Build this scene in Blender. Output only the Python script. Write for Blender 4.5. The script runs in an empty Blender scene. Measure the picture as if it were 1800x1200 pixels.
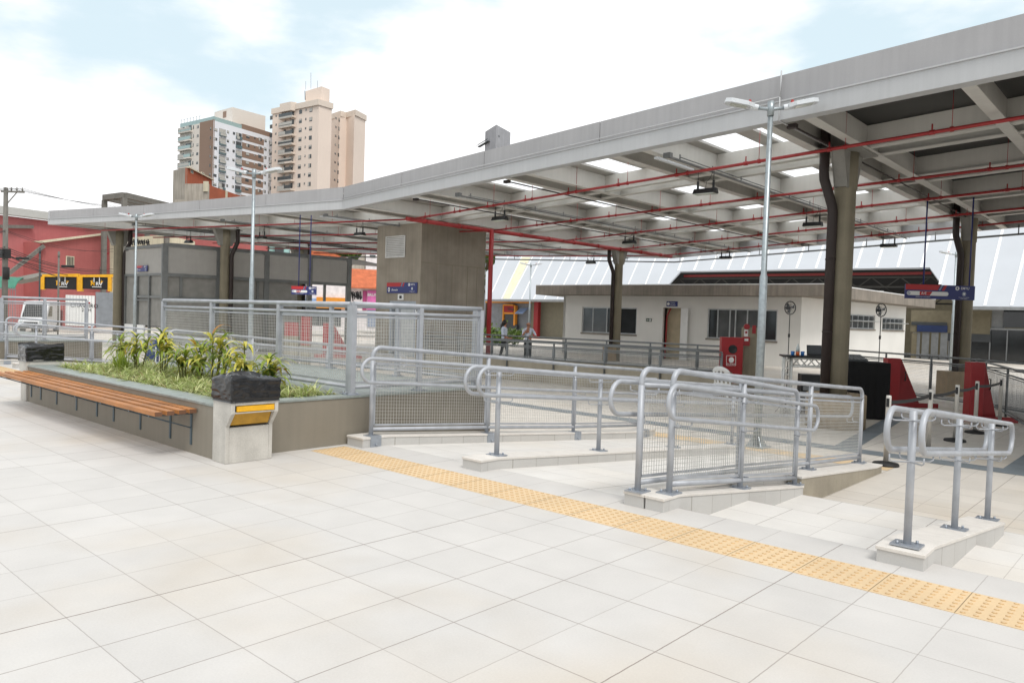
import bpy, bmesh, math, random
from mathutils import Vector as V, Matrix
random.seed(7)
scn = bpy.context.scene
COL = scn.collection
PI = math.pi
# ---------------------------------------------------------------- camera (solved from the paving grid)
CAM = V((5.031, -3.439, 1.723)); FPX = 1333.26
YAW, PIT, ROL = -0.7351, 0.0322, 0.0320
FW = V((math.sin(YAW)*math.cos(PIT), math.cos(YAW)*math.cos(PIT), -math.sin(PIT)))
_r = V((math.cos(YAW), -math.sin(YAW), 0)); _u = _r.cross(FW)
RT = _r*math.cos(ROL) + _u*math.sin(ROL); UP = -_r*math.sin(ROL) + _u*math.cos(ROL)
cd = bpy.data.cameras.new('camera'); cam = bpy.data.objects.new('camera', cd); COL.objects.link(cam)
cd.lens = 36*FPX/1800; cd.sensor_width = 36; cd.sensor_fit = 'HORIZONTAL'; cd.clip_start = .05; cd.clip_end = 3000
cam.matrix_world = Matrix(((RT.x, UP.x, -FW.x, CAM.x), (RT.y, UP.y, -FW.y, CAM.y), (RT.z, UP.z, -FW.z, CAM.z), (0, 0, 0, 1)))
scn.camera = cam
def ray(x, y): return FW + RT*((x-900)/FPX) - UP*((y-600)/FPX)
def atz(x, y, z):
    d = ray(x, y); return CAM + d*((z-CAM.z)/d.z)
def aty(x, y, Y):
    d = ray(x, y); return CAM + d*((Y-CAM.y)/d.y)
def atx(x, y, X):
    d = ray(x, y); return CAM + d*((X-CAM.x)/d.x)
def atd(x, y, t): return CAM + ray(x, y)*t
ZL = -0.5
class Plane:                       # a real vertical wall plane through two surveyed points
    def __init__(s, xl, dl, xr, dr, y=560):
        s.a = atd(xl, y, dl); b = atd(xr, y, dr); e = V((b.x-s.a.x, b.y-s.a.y, 0)); s.len = e.length; s.e = e.normalized()
        s.n = V((-s.e.y, s.e.x, 0))          # points away from the camera
    def on(s, x, y, back=0.):
        d = ray(x, y); a = s.a + s.n*back; t = ((a-CAM).dot(s.n))/d.dot(s.n); return CAM + d*t
    def at(s, u, z, back=0.):
        p = s.a + s.e*u + s.n*back; return V((p.x, p.y, z))
    def uz(s, x, y):
        p = s.on(x, y); return (p-s.a).dot(s.e), p.z
# ---------------------------------------------------------------- materials
def lin(c):
    f = lambda u: u/12.92 if u <= .04045 else ((u+.055)/1.055)**2.4
    if isinstance(c, str): c = tuple(int(c[i:i+2], 16)/255 for i in (0, 2, 4))
    return tuple(f(u) for u in c) + (1,)
MATS = {}
def mat(name, col, rough=.6, metal=0., var=.12, vscale=3., fine=.06, fscale=60., bump=0., bscale=40., col2=None, spec=.5, streak=0.):
    m = bpy.data.materials.new(name); m.use_nodes = True; nt = m.node_tree; N = nt.nodes; L = nt.links
    b = N['Principled BSDF']; b.inputs['Roughness'].default_value = rough; b.inputs['Metallic'].default_value = metal
    b.inputs['Specular IOR Level'].default_value = spec
    tc = N.new('ShaderNodeTexCoord')
    n1 = N.new('ShaderNodeTexNoise'); n1.inputs['Scale'].default_value = vscale; n1.inputs['Detail'].default_value = 5; L.new(tc.outputs['Object'], n1.inputs['Vector'])
    n2 = N.new('ShaderNodeTexNoise'); n2.inputs['Scale'].default_value = fscale; n2.inputs['Detail'].default_value = 3; L.new(tc.outputs['Object'], n2.inputs['Vector'])
    c = lin(col) if isinstance(col, str) else tuple(col)+(1,)
    mx = N.new('ShaderNodeMix'); mx.data_type = 'RGBA'
    mx.inputs['A'].default_value = tuple(x*(1-var) for x in c[:3])+(1,)
    c2 = (lin(col2) if isinstance(col2, str) else col2) if col2 else tuple(min(1, x*(1+var)) for x in c[:3])+(1,)
    mx.inputs['B'].default_value = c2
    mr = N.new('ShaderNodeMapRange'); mr.inputs['From Min'].default_value = .3; mr.inputs['From Max'].default_value = .7
    L.new(n1.outputs['Fac'], mr.inputs['Value']); L.new(mr.outputs['Result'], mx.inputs['Factor'])
    out = mx.outputs['Result']
    hsv = N.new('ShaderNodeHueSaturation'); L.new(out, hsv.inputs['Color'])
    mr2 = N.new('ShaderNodeMapRange'); mr2.inputs['To Min'].default_value = 1-fine*2; mr2.inputs['To Max'].default_value = 1+fine*2
    L.new(n2.outputs['Fac'], mr2.inputs['Value']); val = mr2.outputs['Result']
    if streak:
        mp = N.new('ShaderNodeMapping'); mp.inputs['Scale'].default_value = (7, 7, .25); L.new(tc.outputs['Object'], mp.inputs['Vector'])
        n3 = N.new('ShaderNodeTexNoise'); n3.inputs['Scale'].default_value = 1.3; n3.inputs['Detail'].default_value = 6; L.new(mp.outputs['Vector'], n3.inputs['Vector'])
        mr3 = N.new('ShaderNodeMapRange'); mr3.inputs['From Min'].default_value = .35; mr3.inputs['From Max'].default_value = .7
        mr3.inputs['To Min'].default_value = 1+streak*.4; mr3.inputs['To Max'].default_value = 1-streak; L.new(n3.outputs['Fac'], mr3.inputs['Value'])
        mu = N.new('ShaderNodeMath'); mu.operation = 'MULTIPLY'; L.new(val, mu.inputs[0]); L.new(mr3.outputs['Result'], mu.inputs[1]); val = mu.outputs[0]
    L.new(val, hsv.inputs['Value']); L.new(hsv.outputs['Color'], b.inputs['Base Color'])
    if bump:
        bp = N.new('ShaderNodeBump'); bp.inputs['Strength'].default_value = bump; bp.inputs['Distance'].default_value = .02
        n4 = N.new('ShaderNodeTexNoise'); n4.inputs['Scale'].default_value = bscale; n4.inputs['Detail'].default_value = 4; L.new(tc.outputs['Object'], n4.inputs['Vector'])
        L.new(n4.outputs['Fac'], bp.inputs['Height']); L.new(bp.outputs['Normal'], b.inputs['Normal'])
    MATS[name] = m; return m
def math_node(nt, op, a, b=None, c=None):
    n = nt.nodes.new('ShaderNodeMath'); n.operation = op
    for i, x in enumerate((a, b, c)):
        if x is None: continue
        if hasattr(x, 'node'): nt.links.new(x, n.inputs[i])
        else: n.inputs[i].default_value = x
    return n.outputs[0]
def tile_mat(name, col, tile=(.5, .5), off=(0, 0), joint='6d6058', jw=.0044, var=.05, rough=.62, stain=.5, dark_every=3, axes=(0, 1), fleck=.10):
    """square paving: joints, a tone of its own for every slab, stone flecks and blotchy stains"""
    m = bpy.data.materials.new(name); m.use_nodes = True; nt = m.node_tree; N = nt.nodes; L = nt.links; b = N['Principled BSDF']
    tc = N.new('ShaderNodeTexCoord'); sp = N.new('ShaderNodeSeparateXYZ'); L.new(tc.outputs['Object'], sp.inputs[0])
    wob = N.new('ShaderNodeTexNoise'); wob.inputs['Scale'].default_value = 14; L.new(tc.outputs['Object'], wob.inputs['Vector'])
    wv = math_node(nt, 'MULTIPLY_ADD', wob.outputs['Fac'], .006, -.003)
    us = []; ds = []
    for k in (0, 1):
        s = math_node(nt, 'SUBTRACT', sp.outputs[axes[k]], off[k]); s = math_node(nt, 'ADD', s, wv)
        u = math_node(nt, 'DIVIDE', s, tile[k]); us.append(u)
        fr = math_node(nt, 'FRACT', u); fr2 = math_node(nt, 'SUBTRACT', 1., fr)
        dd = math_node(nt, 'MULTIPLY', math_node(nt, 'MINIMUM', fr, fr2), tile[k]); ds.append(dd)
    # joint strength varies from line to line
    js = []
    for k in (0, 1):
        ln = math_node(nt, 'ROUND', us[k]); wn = N.new('ShaderNodeTexWhiteNoise'); wn.noise_dimensions = '1D'; L.new(math_node(nt, 'ADD', ln, 7.3*k+.1), wn.inputs['W'])
        st = math_node(nt, 'MULTIPLY_ADD', math_node(nt, 'POWER', wn.outputs['Value'], 3.2), .7, .42)
        wid = math_node(nt, 'MULTIPLY_ADD', wn.outputs['Value'], jw*.6, jw*.7)
        mk = math_node(nt, 'SUBTRACT', 1., N_smooth(nt, ds[k], wid)); js.append(math_node(nt, 'MULTIPLY', mk, st))
    jn = math_node(nt, 'MAXIMUM', js[0], js[1])
    cell = N.new('ShaderNodeCombineXYZ'); L.new(math_node(nt, 'FLOOR', us[0]), cell.inputs[0]); L.new(math_node(nt, 'FLOOR', us[1]), cell.inputs[1])
    cw = N.new('ShaderNodeTexWhiteNoise'); cw.noise_dimensions = '3D'; L.new(cell.outputs[0], cw.inputs['Vector'])
    c = lin(col)
    hs = N.new('ShaderNodeHueSaturation'); hs.inputs['Color'].default_value = c
    fl = N.new('ShaderNodeTexNoise'); fl.inputs['Scale'].default_value = 75; fl.inputs['Detail'].default_value = 6; fl.inputs['Roughness'].default_value = .8; L.new(tc.outputs['Object'], fl.inputs['Vector'])
    fl2 = N.new('ShaderNodeTexNoise'); fl2.inputs['Scale'].default_value = 2.3; fl2.inputs['Detail'].default_value = 6; L.new(tc.outputs['Object'], fl2.inputs['Vector'])
    val = math_node(nt, 'MULTIPLY_ADD', cw.outputs['Value'], var*2, 1-var)
    val = math_node(nt, 'ADD', val, math_node(nt, 'MULTIPLY_ADD', fl.outputs['Fac'], fleck*2, -fleck))
    val = math_node(nt, 'ADD', val, math_node(nt, 'MULTIPLY_ADD', fl2.outputs['Fac'], .2, -.1))
    L.new(val, hs.inputs['Value'])
    # warm iron stains in blotches
    sn = N.new('ShaderNodeTexNoise'); sn.inputs['Scale'].default_value = .45; sn.inputs['Detail'].default_value = 5; L.new(tc.outputs['Object'], sn.inputs['Vector'])
    sr = N.new('ShaderNodeMapRange'); sr.inputs['From Min'].default_value = .5; sr.inputs['From Max'].default_value = .72; sr.inputs['To Max'].default_value = stain
    L.new(sn.outputs['Fac'], sr.inputs['Value'])
    m1 = N.new('ShaderNodeMix'); m1.data_type = 'RGBA'; m1.blend_type = 'MULTIPLY'; L.new(sr.outputs['Result'], m1.inputs['Factor']); L.new(hs.outputs['Color'], m1.inputs['A']); m1.inputs['B'].default_value = (.93, .82, .66, 1)
    # trodden gum and drips: sparse small dark spots
    vo = N.new('ShaderNodeTexVoronoi'); vo.inputs['Scale'].default_value = 1.7; L.new(tc.outputs['Object'], vo.inputs['Vector']); sc_ = N.new('ShaderNodeSeparateColor'); L.new(vo.outputs['Color'], sc_.inputs[0])
    rad = math_node(nt, 'MULTIPLY', math_node(nt, 'MAXIMUM', math_node(nt, 'SUBTRACT', sc_.outputs[0], .6), 0.), .06)
    spot = math_node(nt, 'MULTIPLY', math_node(nt, 'SUBTRACT', 1., N_smooth(nt, vo.outputs['Distance'], math_node(nt, 'ADD', rad, .0006))), .2)
    m3 = N.new('ShaderNodeMix'); m3.data_type = 'RGBA'; L.new(spot, m3.inputs['Factor']); L.new(m1.outputs['Result'], m3.inputs['A']); m3.inputs['B'].default_value = lin('5a524b'); m1 = m3
    m2 = N.new('ShaderNodeMix'); m2.data_type = 'RGBA'; L.new(jn, m2.inputs['Factor']); L.new(m1.outputs['Result'], m2.inputs['A']); m2.inputs['B'].default_value = lin(joint)
    L.new(m2.outputs['Result'], b.inputs['Base Color']); b.inputs['Roughness'].default_value = rough
    bp = N.new('ShaderNodeBump'); bp.inputs['Strength'].default_value = .35; bp.inputs['Distance'].default_value = .004
    L.new(math_node(nt, 'SUBTRACT', math_node(nt, 'MULTIPLY', fl.outputs['Fac'], .3), jn), bp.inputs['Height']); L.new(bp.outputs['Normal'], b.inputs['Normal'])
    MATS[name] = m; return m
def N_smooth(nt, d, w):
    n = nt.nodes.new('ShaderNodeMapRange'); n.interpolation_type = 'SMOOTHSTEP'
    nt.links.new(d, n.inputs['Value']); nt.links.new(math_node(nt, 'MULTIPLY', w, .45), n.inputs['From Min']); nt.links.new(w, n.inputs['From Max'])
    return n.outputs['Result']
def glass_mat(name, col, rough=.08, spec=.6):
    m = mat(name, col, rough=rough, var=.25, vscale=1.2, fine=.02, spec=spec); return m
def translucent_mat(name, col, fac=.9):
    m = bpy.data.materials.new(name); m.use_nodes = True; nt = m.node_tree; N = nt.nodes; L = nt.links
    N.remove(N['Principled BSDF']); t = N.new('ShaderNodeBsdfTranslucent'); d = N.new('ShaderNodeBsdfDiffuse'); mx = N.new('ShaderNodeMixShader')
    t.inputs['Color'].default_value = lin(col); d.inputs['Color'].default_value = lin(col); mx.inputs[0].default_value = fac
    L.new(d.outputs[0], mx.inputs[1]); L.new(t.outputs[0], mx.inputs[2]); L.new(mx.outputs[0], N['Material Output'].inputs['Surface'])
    MATS[name] = m; return m
def leaf_mat(name, col, col2, tr=.35):
    m = bpy.data.materials.new(name); m.use_nodes = True; nt = m.node_tree; N = nt.nodes; L = nt.links
    b = N['Principled BSDF']; b.inputs['Roughness'].default_value = .45
    g = N.new('ShaderNodeNewGeometry'); mx = N.new('ShaderNodeMix'); mx.data_type = 'RGBA'; L.new(g.outputs['Random Per Island'], mx.inputs['Factor'])
    mx.inputs['A'].default_value = lin(col); mx.inputs['B'].default_value = lin(col2); L.new(mx.outputs['Result'], b.inputs['Base Color'])
    t = N.new('ShaderNodeBsdfTranslucent'); L.new(mx.outputs['Result'], t.inputs['Color']); ms = N.new('ShaderNodeMixShader'); ms.inputs[0].default_value = tr
    L.new(b.outputs[0], ms.inputs[1]); L.new(t.outputs[0], ms.inputs[2]); L.new(ms.outputs[0], N['Material Output'].inputs['Surface'])
    MATS[name] = m; return m
# ---------------------------------------------------------------- mesh builder
class MB:
    def __init__(s): s.v = []; s.f = []; s.m = []; s.s = []
    def face(s, pts, mi=0, sm=False):
        i = len(s.v); s.v += [V(p) for p in pts]; s.f.append(list(range(i, i+len(pts)))); s.m.append(mi); s.s.append(sm); return s
    def ext(s, pts, vec, mi=0):                    # a polygon swept along a vector, closed
        n = len(pts); i = len(s.v); vec = V(vec); s.v += [V(p) for p in pts] + [V(p)+vec for p in pts]
        s.f.append(list(range(i, i+n))); s.f.append(list(range(i+2*n-1, i+n-1, -1)))
        for k in range(n): s.f.append([i+k, i+n+k, i+n+(k+1) % n, i+(k+1) % n])
        s.m += [mi]*(n+2); s.s += [False]*(n+2); return s
    def box(s, x0, y0, z0, x1, y1, z1, mi=0):
        return s.ext([(x0, y0, z0), (x0, y1, z0), (x1, y1, z0), (x1, y0, z0)], (0, 0, z1-z0), mi)
    def obox(s, c, a, b, h, mi=0):                 # centre of base, half vectors a b, full vector h
        c, a, b = V(c), V(a), V(b); return s.ext([c-a-b, c-a+b, c+a+b, c+a-b], h, mi)
    def prism(s, poly, z0, z1, mi=0): return s.ext([(p[0], p[1], z0) for p in poly], (0, 0, z1-z0), mi)
    def bar(s, p, q, w, h, mi=0, up=(0, 0, 1)):
        p, q = V(p), V(q); d = (q-p).normalized(); a = d.cross(V(up))
        if a.length < 1e-4: a = d.cross(V((1, 0, 0)))
        a.normalize(); b = a.cross(d).normalized(); a *= w/2; b *= h/2
        return s.ext([p-a-b, p+a-b, p+a+b, p-a+b], q-p, mi)
    def tube(s, pts, r, seg=8, mi=0, closed=False, sm=True, caps=True):
        pts = [V(p) for p in pts]; n = len(pts); i0 = len(s.v); prev = None
        for k in range(n):
            if closed: d = (pts[(k+1) % n]-pts[k-1]).normalized()
            else: d = ((pts[min(k+1, n-1)]-pts[k]).normalized() + (pts[k]-pts[max(k-1, 0)]).normalized()).normalized()
            if prev is None:
                a = d.cross(V((0, 0, 1)))
                if a.length < 1e-3: a = d.cross(V((1, 0, 0)))
            else: a = prev - d*prev.dot(d)
            a.normalize(); prev = a; b = d.cross(a); rr = r[k] if isinstance(r, (list, tuple)) else r
            for j in range(seg):
                t = 2*PI*j/seg + PI/seg; s.v.append(pts[k] + a*(math.cos(t)*rr) + b*(math.sin(t)*rr))
        for k in range(n if closed else n-1):
            for j in range(seg):
                p = i0+k*seg; q = i0+((k+1) % n)*seg; s.f.append([p+j, p+(j+1) % seg, q+(j+1) % seg, q+j]); s.m.append(mi); s.s.append(sm)
        if not closed and caps:
            s.f.append([i0+j for j in range(seg)][::-1]); s.f.append([i0+(n-1)*seg+j for j in range(seg)]); s.m += [mi]*2; s.s += [False]*2
        return s
    def cyl(s, x, y, z0, z1, r, seg=24, mi=0): return s.tube([(x, y, z0), (x, y, z1)], r, seg, mi)
    def lathe(s, x, y, prof, seg=24, mi=0, sm=True):
        i0 = len(s.v)
        for r, z in prof:
            for j in range(seg): t = 2*PI*j/seg; s.v.append(V((x+r*math.cos(t), y+r*math.sin(t), z)))
        for k in range(len(prof)-1):
            for j in range(seg): p = i0+k*seg; q = p+seg; s.f.append([p+j, p+(j+1) % seg, q+(j+1) % seg, q+j]); s.m.append(mi); s.s.append(sm)
        s.f.append([i0+j for j in range(seg)][::-1]); q = i0+(len(prof)-1)*seg; s.f.append([q+j for j in range(seg)]); s.m += [mi]*2; s.s += [False]*2
        return s
    def ball(s, c, rx, ry=None, rz=None, seg=12, rings=8, mi=0):
        ry = ry or rx; rz = rz or rx; c = V(c); i0 = len(s.v)
        for k in range(1, rings):
            a = PI*k/rings
            for j in range(seg): t = 2*PI*j/seg; s.v.append(c+V((rx*math.sin(a)*math.cos(t), ry*math.sin(a)*math.sin(t), rz*math.cos(a))))
        top = len(s.v); s.v += [c+V((0, 0, rz)), c-V((0, 0, rz))]
        for k in range(rings-2):
            for j in range(seg): p = i0+k*seg; q = p+seg; s.f.append([p+j, q+j, q+(j+1) % seg, p+(j+1) % seg]); s.m.append(mi); s.s.append(True)
        for j in range(seg):
            s.f.append([top, i0+j, i0+(j+1) % seg]); q = i0+(rings-2)*seg; s.f.append([top+1, q+(j+1) % seg, q+j]); s.m += [mi]*2; s.s += [True]*2
        return s
    def text(s, string, o, ex, ey, size, mi=0, align='LEFT', shear=0., bold=0.):
        key = (string, align, shear, bold)
        if key not in TXT:
            cu = bpy.data.curves.new('t', 'FONT'); cu.body = string; cu.align_x = align; cu.align_y = 'CENTER'; cu.shear = shear; cu.offset = bold; cu.resolution_u = 3
            ob = bpy.data.objects.new('t', cu); COL.objects.link(ob); dg = bpy.context.evaluated_depsgraph_get(); dg.update()
            me = bpy.data.meshes.new_from_object(ob.evaluated_get(dg)); TXT[key] = ([tuple(v.co) for v in me.vertices], [tuple(p.vertices) for p in me.polygons])
            bpy.data.objects.remove(ob); bpy.data.curves.remove(cu); bpy.data.meshes.remove(me)
        vs, fs = TXT[key]; i = len(s.v); o, ex, ey = V(o), V(ex), V(ey); s.v += [o+ex*(v[0]*size)+ey*(v[1]*size) for v in vs]
        for f in fs: s.f.append([i+k for k in f]); s.m.append(mi); s.s.append(False)
        return s
TXT = {}; ORG = {}
def mesh(name, mb, mats, loc=(0, 0, 0), recalc=True):
    loc = V(loc); me = bpy.data.meshes.new(name); me.from_pydata([v-loc for v in mb.v], [], mb.f)
    for m in (mats if isinstance(mats, (list, tuple)) else [mats]): me.materials.append(MATS[m] if isinstance(m, str) else m)
    me.polygons.foreach_set('material_index', mb.m); me.polygons.foreach_set('use_smooth', mb.s)
    if recalc:
        bm = bmesh.new(); bm.from_mesh(me); bmesh.ops.recalc_face_normals(bm, faces=bm.faces); bm.to_mesh(me); bm.free()
    me.update(); return me
def part(name, mb, mats, parent, bevel=0., recalc=True, label=None):
    o = bpy.data.objects.new(name, mesh(name, mb, mats, ORG[parent.name], recalc)); COL.objects.link(o); o.parent = parent; ORG[o.name] = ORG[parent.name]
    if bevel: bev(o, bevel)
    if label: o['label'] = label
    return o
def bev(o, w, seg=2):
    m = o.modifiers.new('bevel', 'BEVEL'); m.width = w; m.segments = seg; m.limit_method = 'ANGLE'; m.angle_limit = math.radians(35)
def thing(name, label, cat, loc, group=None):
    o = bpy.data.objects.new(name, None); COL.objects.link(o); o.location = loc; o.empty_display_size = .1; ORG[o.name] = V(loc); tag(o, label, cat, group); return o
def solo(name, mb, mats, label, cat, loc=None, group=None, bevel=0., recalc=True):
    if loc is None:
        zs = min(v.z for v in mb.v); loc = sum(mb.v, V())/len(mb.v); loc = V((loc.x, loc.y, zs))
    o = bpy.data.objects.new(name, mesh(name, mb, mats, loc, recalc)); COL.objects.link(o); o.location = loc; ORG[o.name] = V(loc); tag(o, label, cat, group)
    if bevel: bev(o, bevel)
    return o
def tag(o, label, cat, group=None):
    o['label'] = label; o['category'] = cat
    if group: o['group'] = group
def struct(name, mb, mats, kind='structure', recalc=True, label=None):
    o = bpy.data.objects.new(name, mesh(name, mb, mats, (0, 0, 0), recalc)); COL.objects.link(o); o['kind'] = kind
    if label: o['label'] = label
    return o
def copy_tree(o, parent=None):
    c = o.copy(); COL.objects.link(c)
    if parent: c.parent = parent
    for ch in list(o.children): copy_tree(ch, c)
    return c
tile_mat('plaza_tile', 'bebbb7', stain=.5, fleck=.15, var=.028)
tile_mat('edge_tile', 'bfbcb8', off=(0, 2.324), stain=.25, fleck=.14, var=.02)
tile_mat('lower_tile', 'c4beb5', tile=(.5, .5), off=(0, 2.324), var=.04, stain=.45, jw=.005, fleck=.13)
tile_mat('step_tile', 'd0cdc8', tile=(.5, .5), off=(0, 2.82), var=.025, stain=.3, fleck=.13)
mat('dome_side_shade', 'b4946a', rough=.8)  # darker dome sides: shading put into the colour so the domes stand out
mat('yellow_tactile', 'cdb48f', rough=.6, var=.07, vscale=1.2, fine=.05, bump=.1, bscale=90)
mat('grey_tactile', '6f777c', rough=.65, var=.15, vscale=2.5, fine=.06)
mat('stone_cap', 'cfcac3', rough=.6, var=.06, vscale=4, fine=.08, fscale=120, streak=.05)
tile_mat('stone_clad', 'b9b7b3', tile=(.42, 3.), off=(.1, -1.5), axes=(1, 0), joint='8a857c', jw=.006, var=.04, stain=.2, fleck=.16)
mat('raw_concrete', '9a9282', rough=.85, var=.18, vscale=1.6, fine=.08, bump=.2, streak=.05)
mat('tower_concrete', '958d80', rough=.85, var=.2, vscale=.9, fine=.06, bump=.15, streak=.10)
mat('bracket_grey', '8d8b85', rough=.7)
mat('column_concrete', '857e6c', rough=.8, var=.15, vscale=1.5, fine=.07, streak=.15)
mat('cast_concrete', 'b9b5ad', rough=.8, var=.13, vscale=3.5, fine=.08, bump=.2, streak=.1)
mat('planter_paint', '837c6f', rough=.6, var=.06, vscale=1.5, fine=.03, streak=.06)
mat('granite', '868d89', rough=.45, var=.16, vscale=9, fine=.25, fscale=140)
mat('rail_metal', 'a3a6ab', rough=.48, metal=.2, var=.12, vscale=6, fine=.03)
mat('wire', 'c2c1bc', rough=.5, metal=.1, var=.1, vscale=5, fine=.02)
mat('rail_dark', '76797a', rough=.45, metal=.5, var=.06, vscale=6, fine=.03)
mat('galvanised', '9ba3a6', rough=.4, metal=.6, var=.14, vscale=16, fine=.06)
mat('plate_metal', 'a2a8b0', rough=.4, metal=.6, var=.1, vscale=9)
mat('wood', 'a56b35', rough=.5, var=.25, vscale=2.2, fine=.12, fscale=25, bump=.1, bscale=60)
mat('wood_end', '6b4a35', rough=.8, var=.2)
mat('old_wood', '6d4a38', rough=.8, var=.25)
mat('black_steel', '2f3133', rough=.5, metal=.5)
mat('bracket_steel', '55636b', rough=.45, metal=.6)
mat('bag', '161618', rough=.2, var=.1, spec=.6)
mat('yellow_paint', 'e2a91c', rough=.5, var=.12, vscale=6, fine=.06)
mat('yellow_dull', 'b78a2c', rough=.6, var=.2, vscale=8, fine=.08)
mat('soil', '4a3d2c', rough=1, var=.35, vscale=6, fine=.2, bump=.6)
leaf_mat('cover_green', '88994f', 'aebb70'); leaf_mat('cover_pale', 'c0c584', 'd4d6a2'); leaf_mat('cover_dry', '8f7f55', 'b0a06c')
leaf_mat('leaf_green', '70892f', 'a0ad42'); leaf_mat('leaf_yellow', 'c2bb4c', 'e0d672'); leaf_mat('leaf_dark', '3c5226', '5d7434'); leaf_mat('leaf_brown', '9a6a30', 'c59a4a')
leaf_mat('tree_leaf', '3f5a26', '71863c', tr=.25); mat('bark', '5a4a3a', rough=.9)
mat('stem', '6b6b3c', rough=.8)
mat('canopy_white', 'b4b5b6', rough=.55, var=.04, vscale=1.2, fine=.02, streak=.05)
mat('canopy_panel', 'a2a1a2', rough=.7, var=.06, vscale=.7, fine=.03, streak=.06)
mat('canopy_beam', 'c8c6c0', rough=.6, var=.05, vscale=1.0, fine=.02, streak=.04)
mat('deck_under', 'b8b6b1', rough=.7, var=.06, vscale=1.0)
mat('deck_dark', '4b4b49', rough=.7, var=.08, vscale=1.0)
translucent_mat('skylight', 'fafbfc', .92)
mat('red_pipe', '9c2a2b', rough=.45, var=.07, vscale=3, fine=.03)
mat('pipe_grey', '7a7c7c', rough=.5, metal=.4)
mat('downpipe', '2a1f1c', rough=.55, var=.15)
mat('pedestal', '96846a', rough=.8, var=.12, vscale=4, fine=.06, streak=.08)
mat('black_paint', '1c1d1e', rough=.45, var=.1)
mat('dark_grey', '3d4042', rough=.55)
mat('lamp_white', 'ccd0d3', rough=.4, var=.04)
mat('lamp_glass', 'b9bdb2', rough=.15, spec=.8)
mat('red_cap', 'a8342f', rough=.5)
mat('white_paint', 'd9d7d2', rough=.7, var=.05, vscale=.6, fine=.015, streak=.012)
mat('bright_white', 'e0e0de', rough=.5, var=.03)
mat('cream_wall', 'c9c0a8', rough=.8, var=.1, vscale=1, streak=.12)
mat('slab_concrete', '827a70', rough=.85, var=.18, vscale=1.2, fine=.05, streak=.2)
glass_mat('dark_glass', '2b2e30'); glass_mat('mid_glass', '55585a'); glass_mat('blue_glass', '5f7377')
mat('frame_alu', 'b8bbbc', rough=.4, metal=.4)
mat('door_beige', 'b5a78c', rough=.6)
mat('hall_roof', 'b6babf', rough=.45, var=.03, vscale=.4)
mat('hall_seam', 'efefef', rough=.5); mat('hall_yellow', 'd6d2b4', rough=.5)
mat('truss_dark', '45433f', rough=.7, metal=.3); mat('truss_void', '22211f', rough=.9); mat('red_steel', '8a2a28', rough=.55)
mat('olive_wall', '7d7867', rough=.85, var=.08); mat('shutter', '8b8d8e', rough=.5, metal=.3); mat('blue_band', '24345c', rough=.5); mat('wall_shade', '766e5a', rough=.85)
mat('orange_paint', 'd58a2a', rough=.5); mat('red_paint', '941a1f', rough=.42, var=.06); mat('red_dark', '8e2226', rough=.5); mat('blue_awning', '8aa2c8', rough=.6)
mat('sign_blue', '2b3470', rough=.4, var=.03); mat('sign_red', 'b3282c', rough=.4, var=.03); mat('sign_white', 'e4e4e2', rough=.4, var=.02); mat('sign_grey', '8590a4', rough=.4, var=.03)
mat('sign_green', '2b4a39', rough=.5)
mat('plastic_white', 'dcdcda', rough=.35, var=.03)
mat('drape', '0f0f10', rough=.95, var=.2); mat('screen', '4a4d50', rough=.25); mat('truss_alu', 'd3d3cf', rough=.4, metal=.2)
mat('blue_plastic', '2b6fb5', rough=.4); mat('orange_drink', 'd4632a', rough=.3); mat('clear_plastic', 'bcc4c4', rough=.15)
mat('rubber', '151516', rough=.6); mat('chrome', 'c6c2bb', rough=.3, metal=.35, var=.04)
mat('skin', 'a9745a', rough=.6); mat('skin_dark', '8a5c45', rough=.6); mat('shirt', 'c9d0de', rough=.85); mat('trousers', '26292a', rough=.9); mat('hair', '17120f', rough=.6); mat('mask', '1d2024', rough=.8)
mat('booth_panel', 'a19e99', rough=.6, var=.04, streak=.03); mat('booth_frame', '73757 4'.replace(' ', ''), rough=.5, metal=.3); mat('booth_dark', '84827d', rough=.7)
mat('louvre', 'd5d5d3', rough=.5)
mat('red_wall', 'b06a69', rough=.85, var=.10, vscale=.5, fine=.04, streak=.05); mat('red_wall_dark', 'a35b58', rough=.85, var=.12, vscale=.5, streak=.06); mat('roof_sheet', '8f8d87', rough=.8, var=.1, streak=.1)
mat('green_awning', '3d7a66', rough=.7); mat('billboard_yellow', 'e0a51a', rough=.5); mat('billboard_black', '161616', rough=.5)
mat('pole_concrete', '6f6c66', rough=.85, streak=.15); mat('cable', '1d1d1d', rough=.7); mat('grey_fence', '7f8388', rough=.6, streak=.05); mat('asphalt', '4b4a48', rough=.95, var=.15, fine=.1)
mat('van_white', 'd4d5d6', rough=.3, var=.02); mat('tank_grey', 'a3a3a6', rough=.9, var=.12, vscale=.5, streak=.15); mat('brick', 'a4583c', rough=.9, var=.12, vscale=.6, fine=.1, fscale=8, streak=.1); mat('stained_concrete', 'a39b8f', rough=.9, var=.25, vscale=.35, streak=.3)
mat('tower_white', 'e4e5e9', rough=.7, var=.03, vscale=.1, streak=.03); mat('tower_brown', '8c7464', rough=.8, var=.03, vscale=.1); mat('tower_cream', 'd8d0c6', rough=.8, var=.03, vscale=.1); mat('tower_beige', 'e4d3c5', rough=.8, var=.03, vscale=.1, streak=.04); mat('tower_trim', 'd8cabc', rough=.8, var=.03)
glass_mat('far_glass', '4c5052', rough=.2); mat('far_blind', 'b5b2ab', rough=.6); mat('balcony_glass', '9fb5b3', rough=.15)
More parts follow.
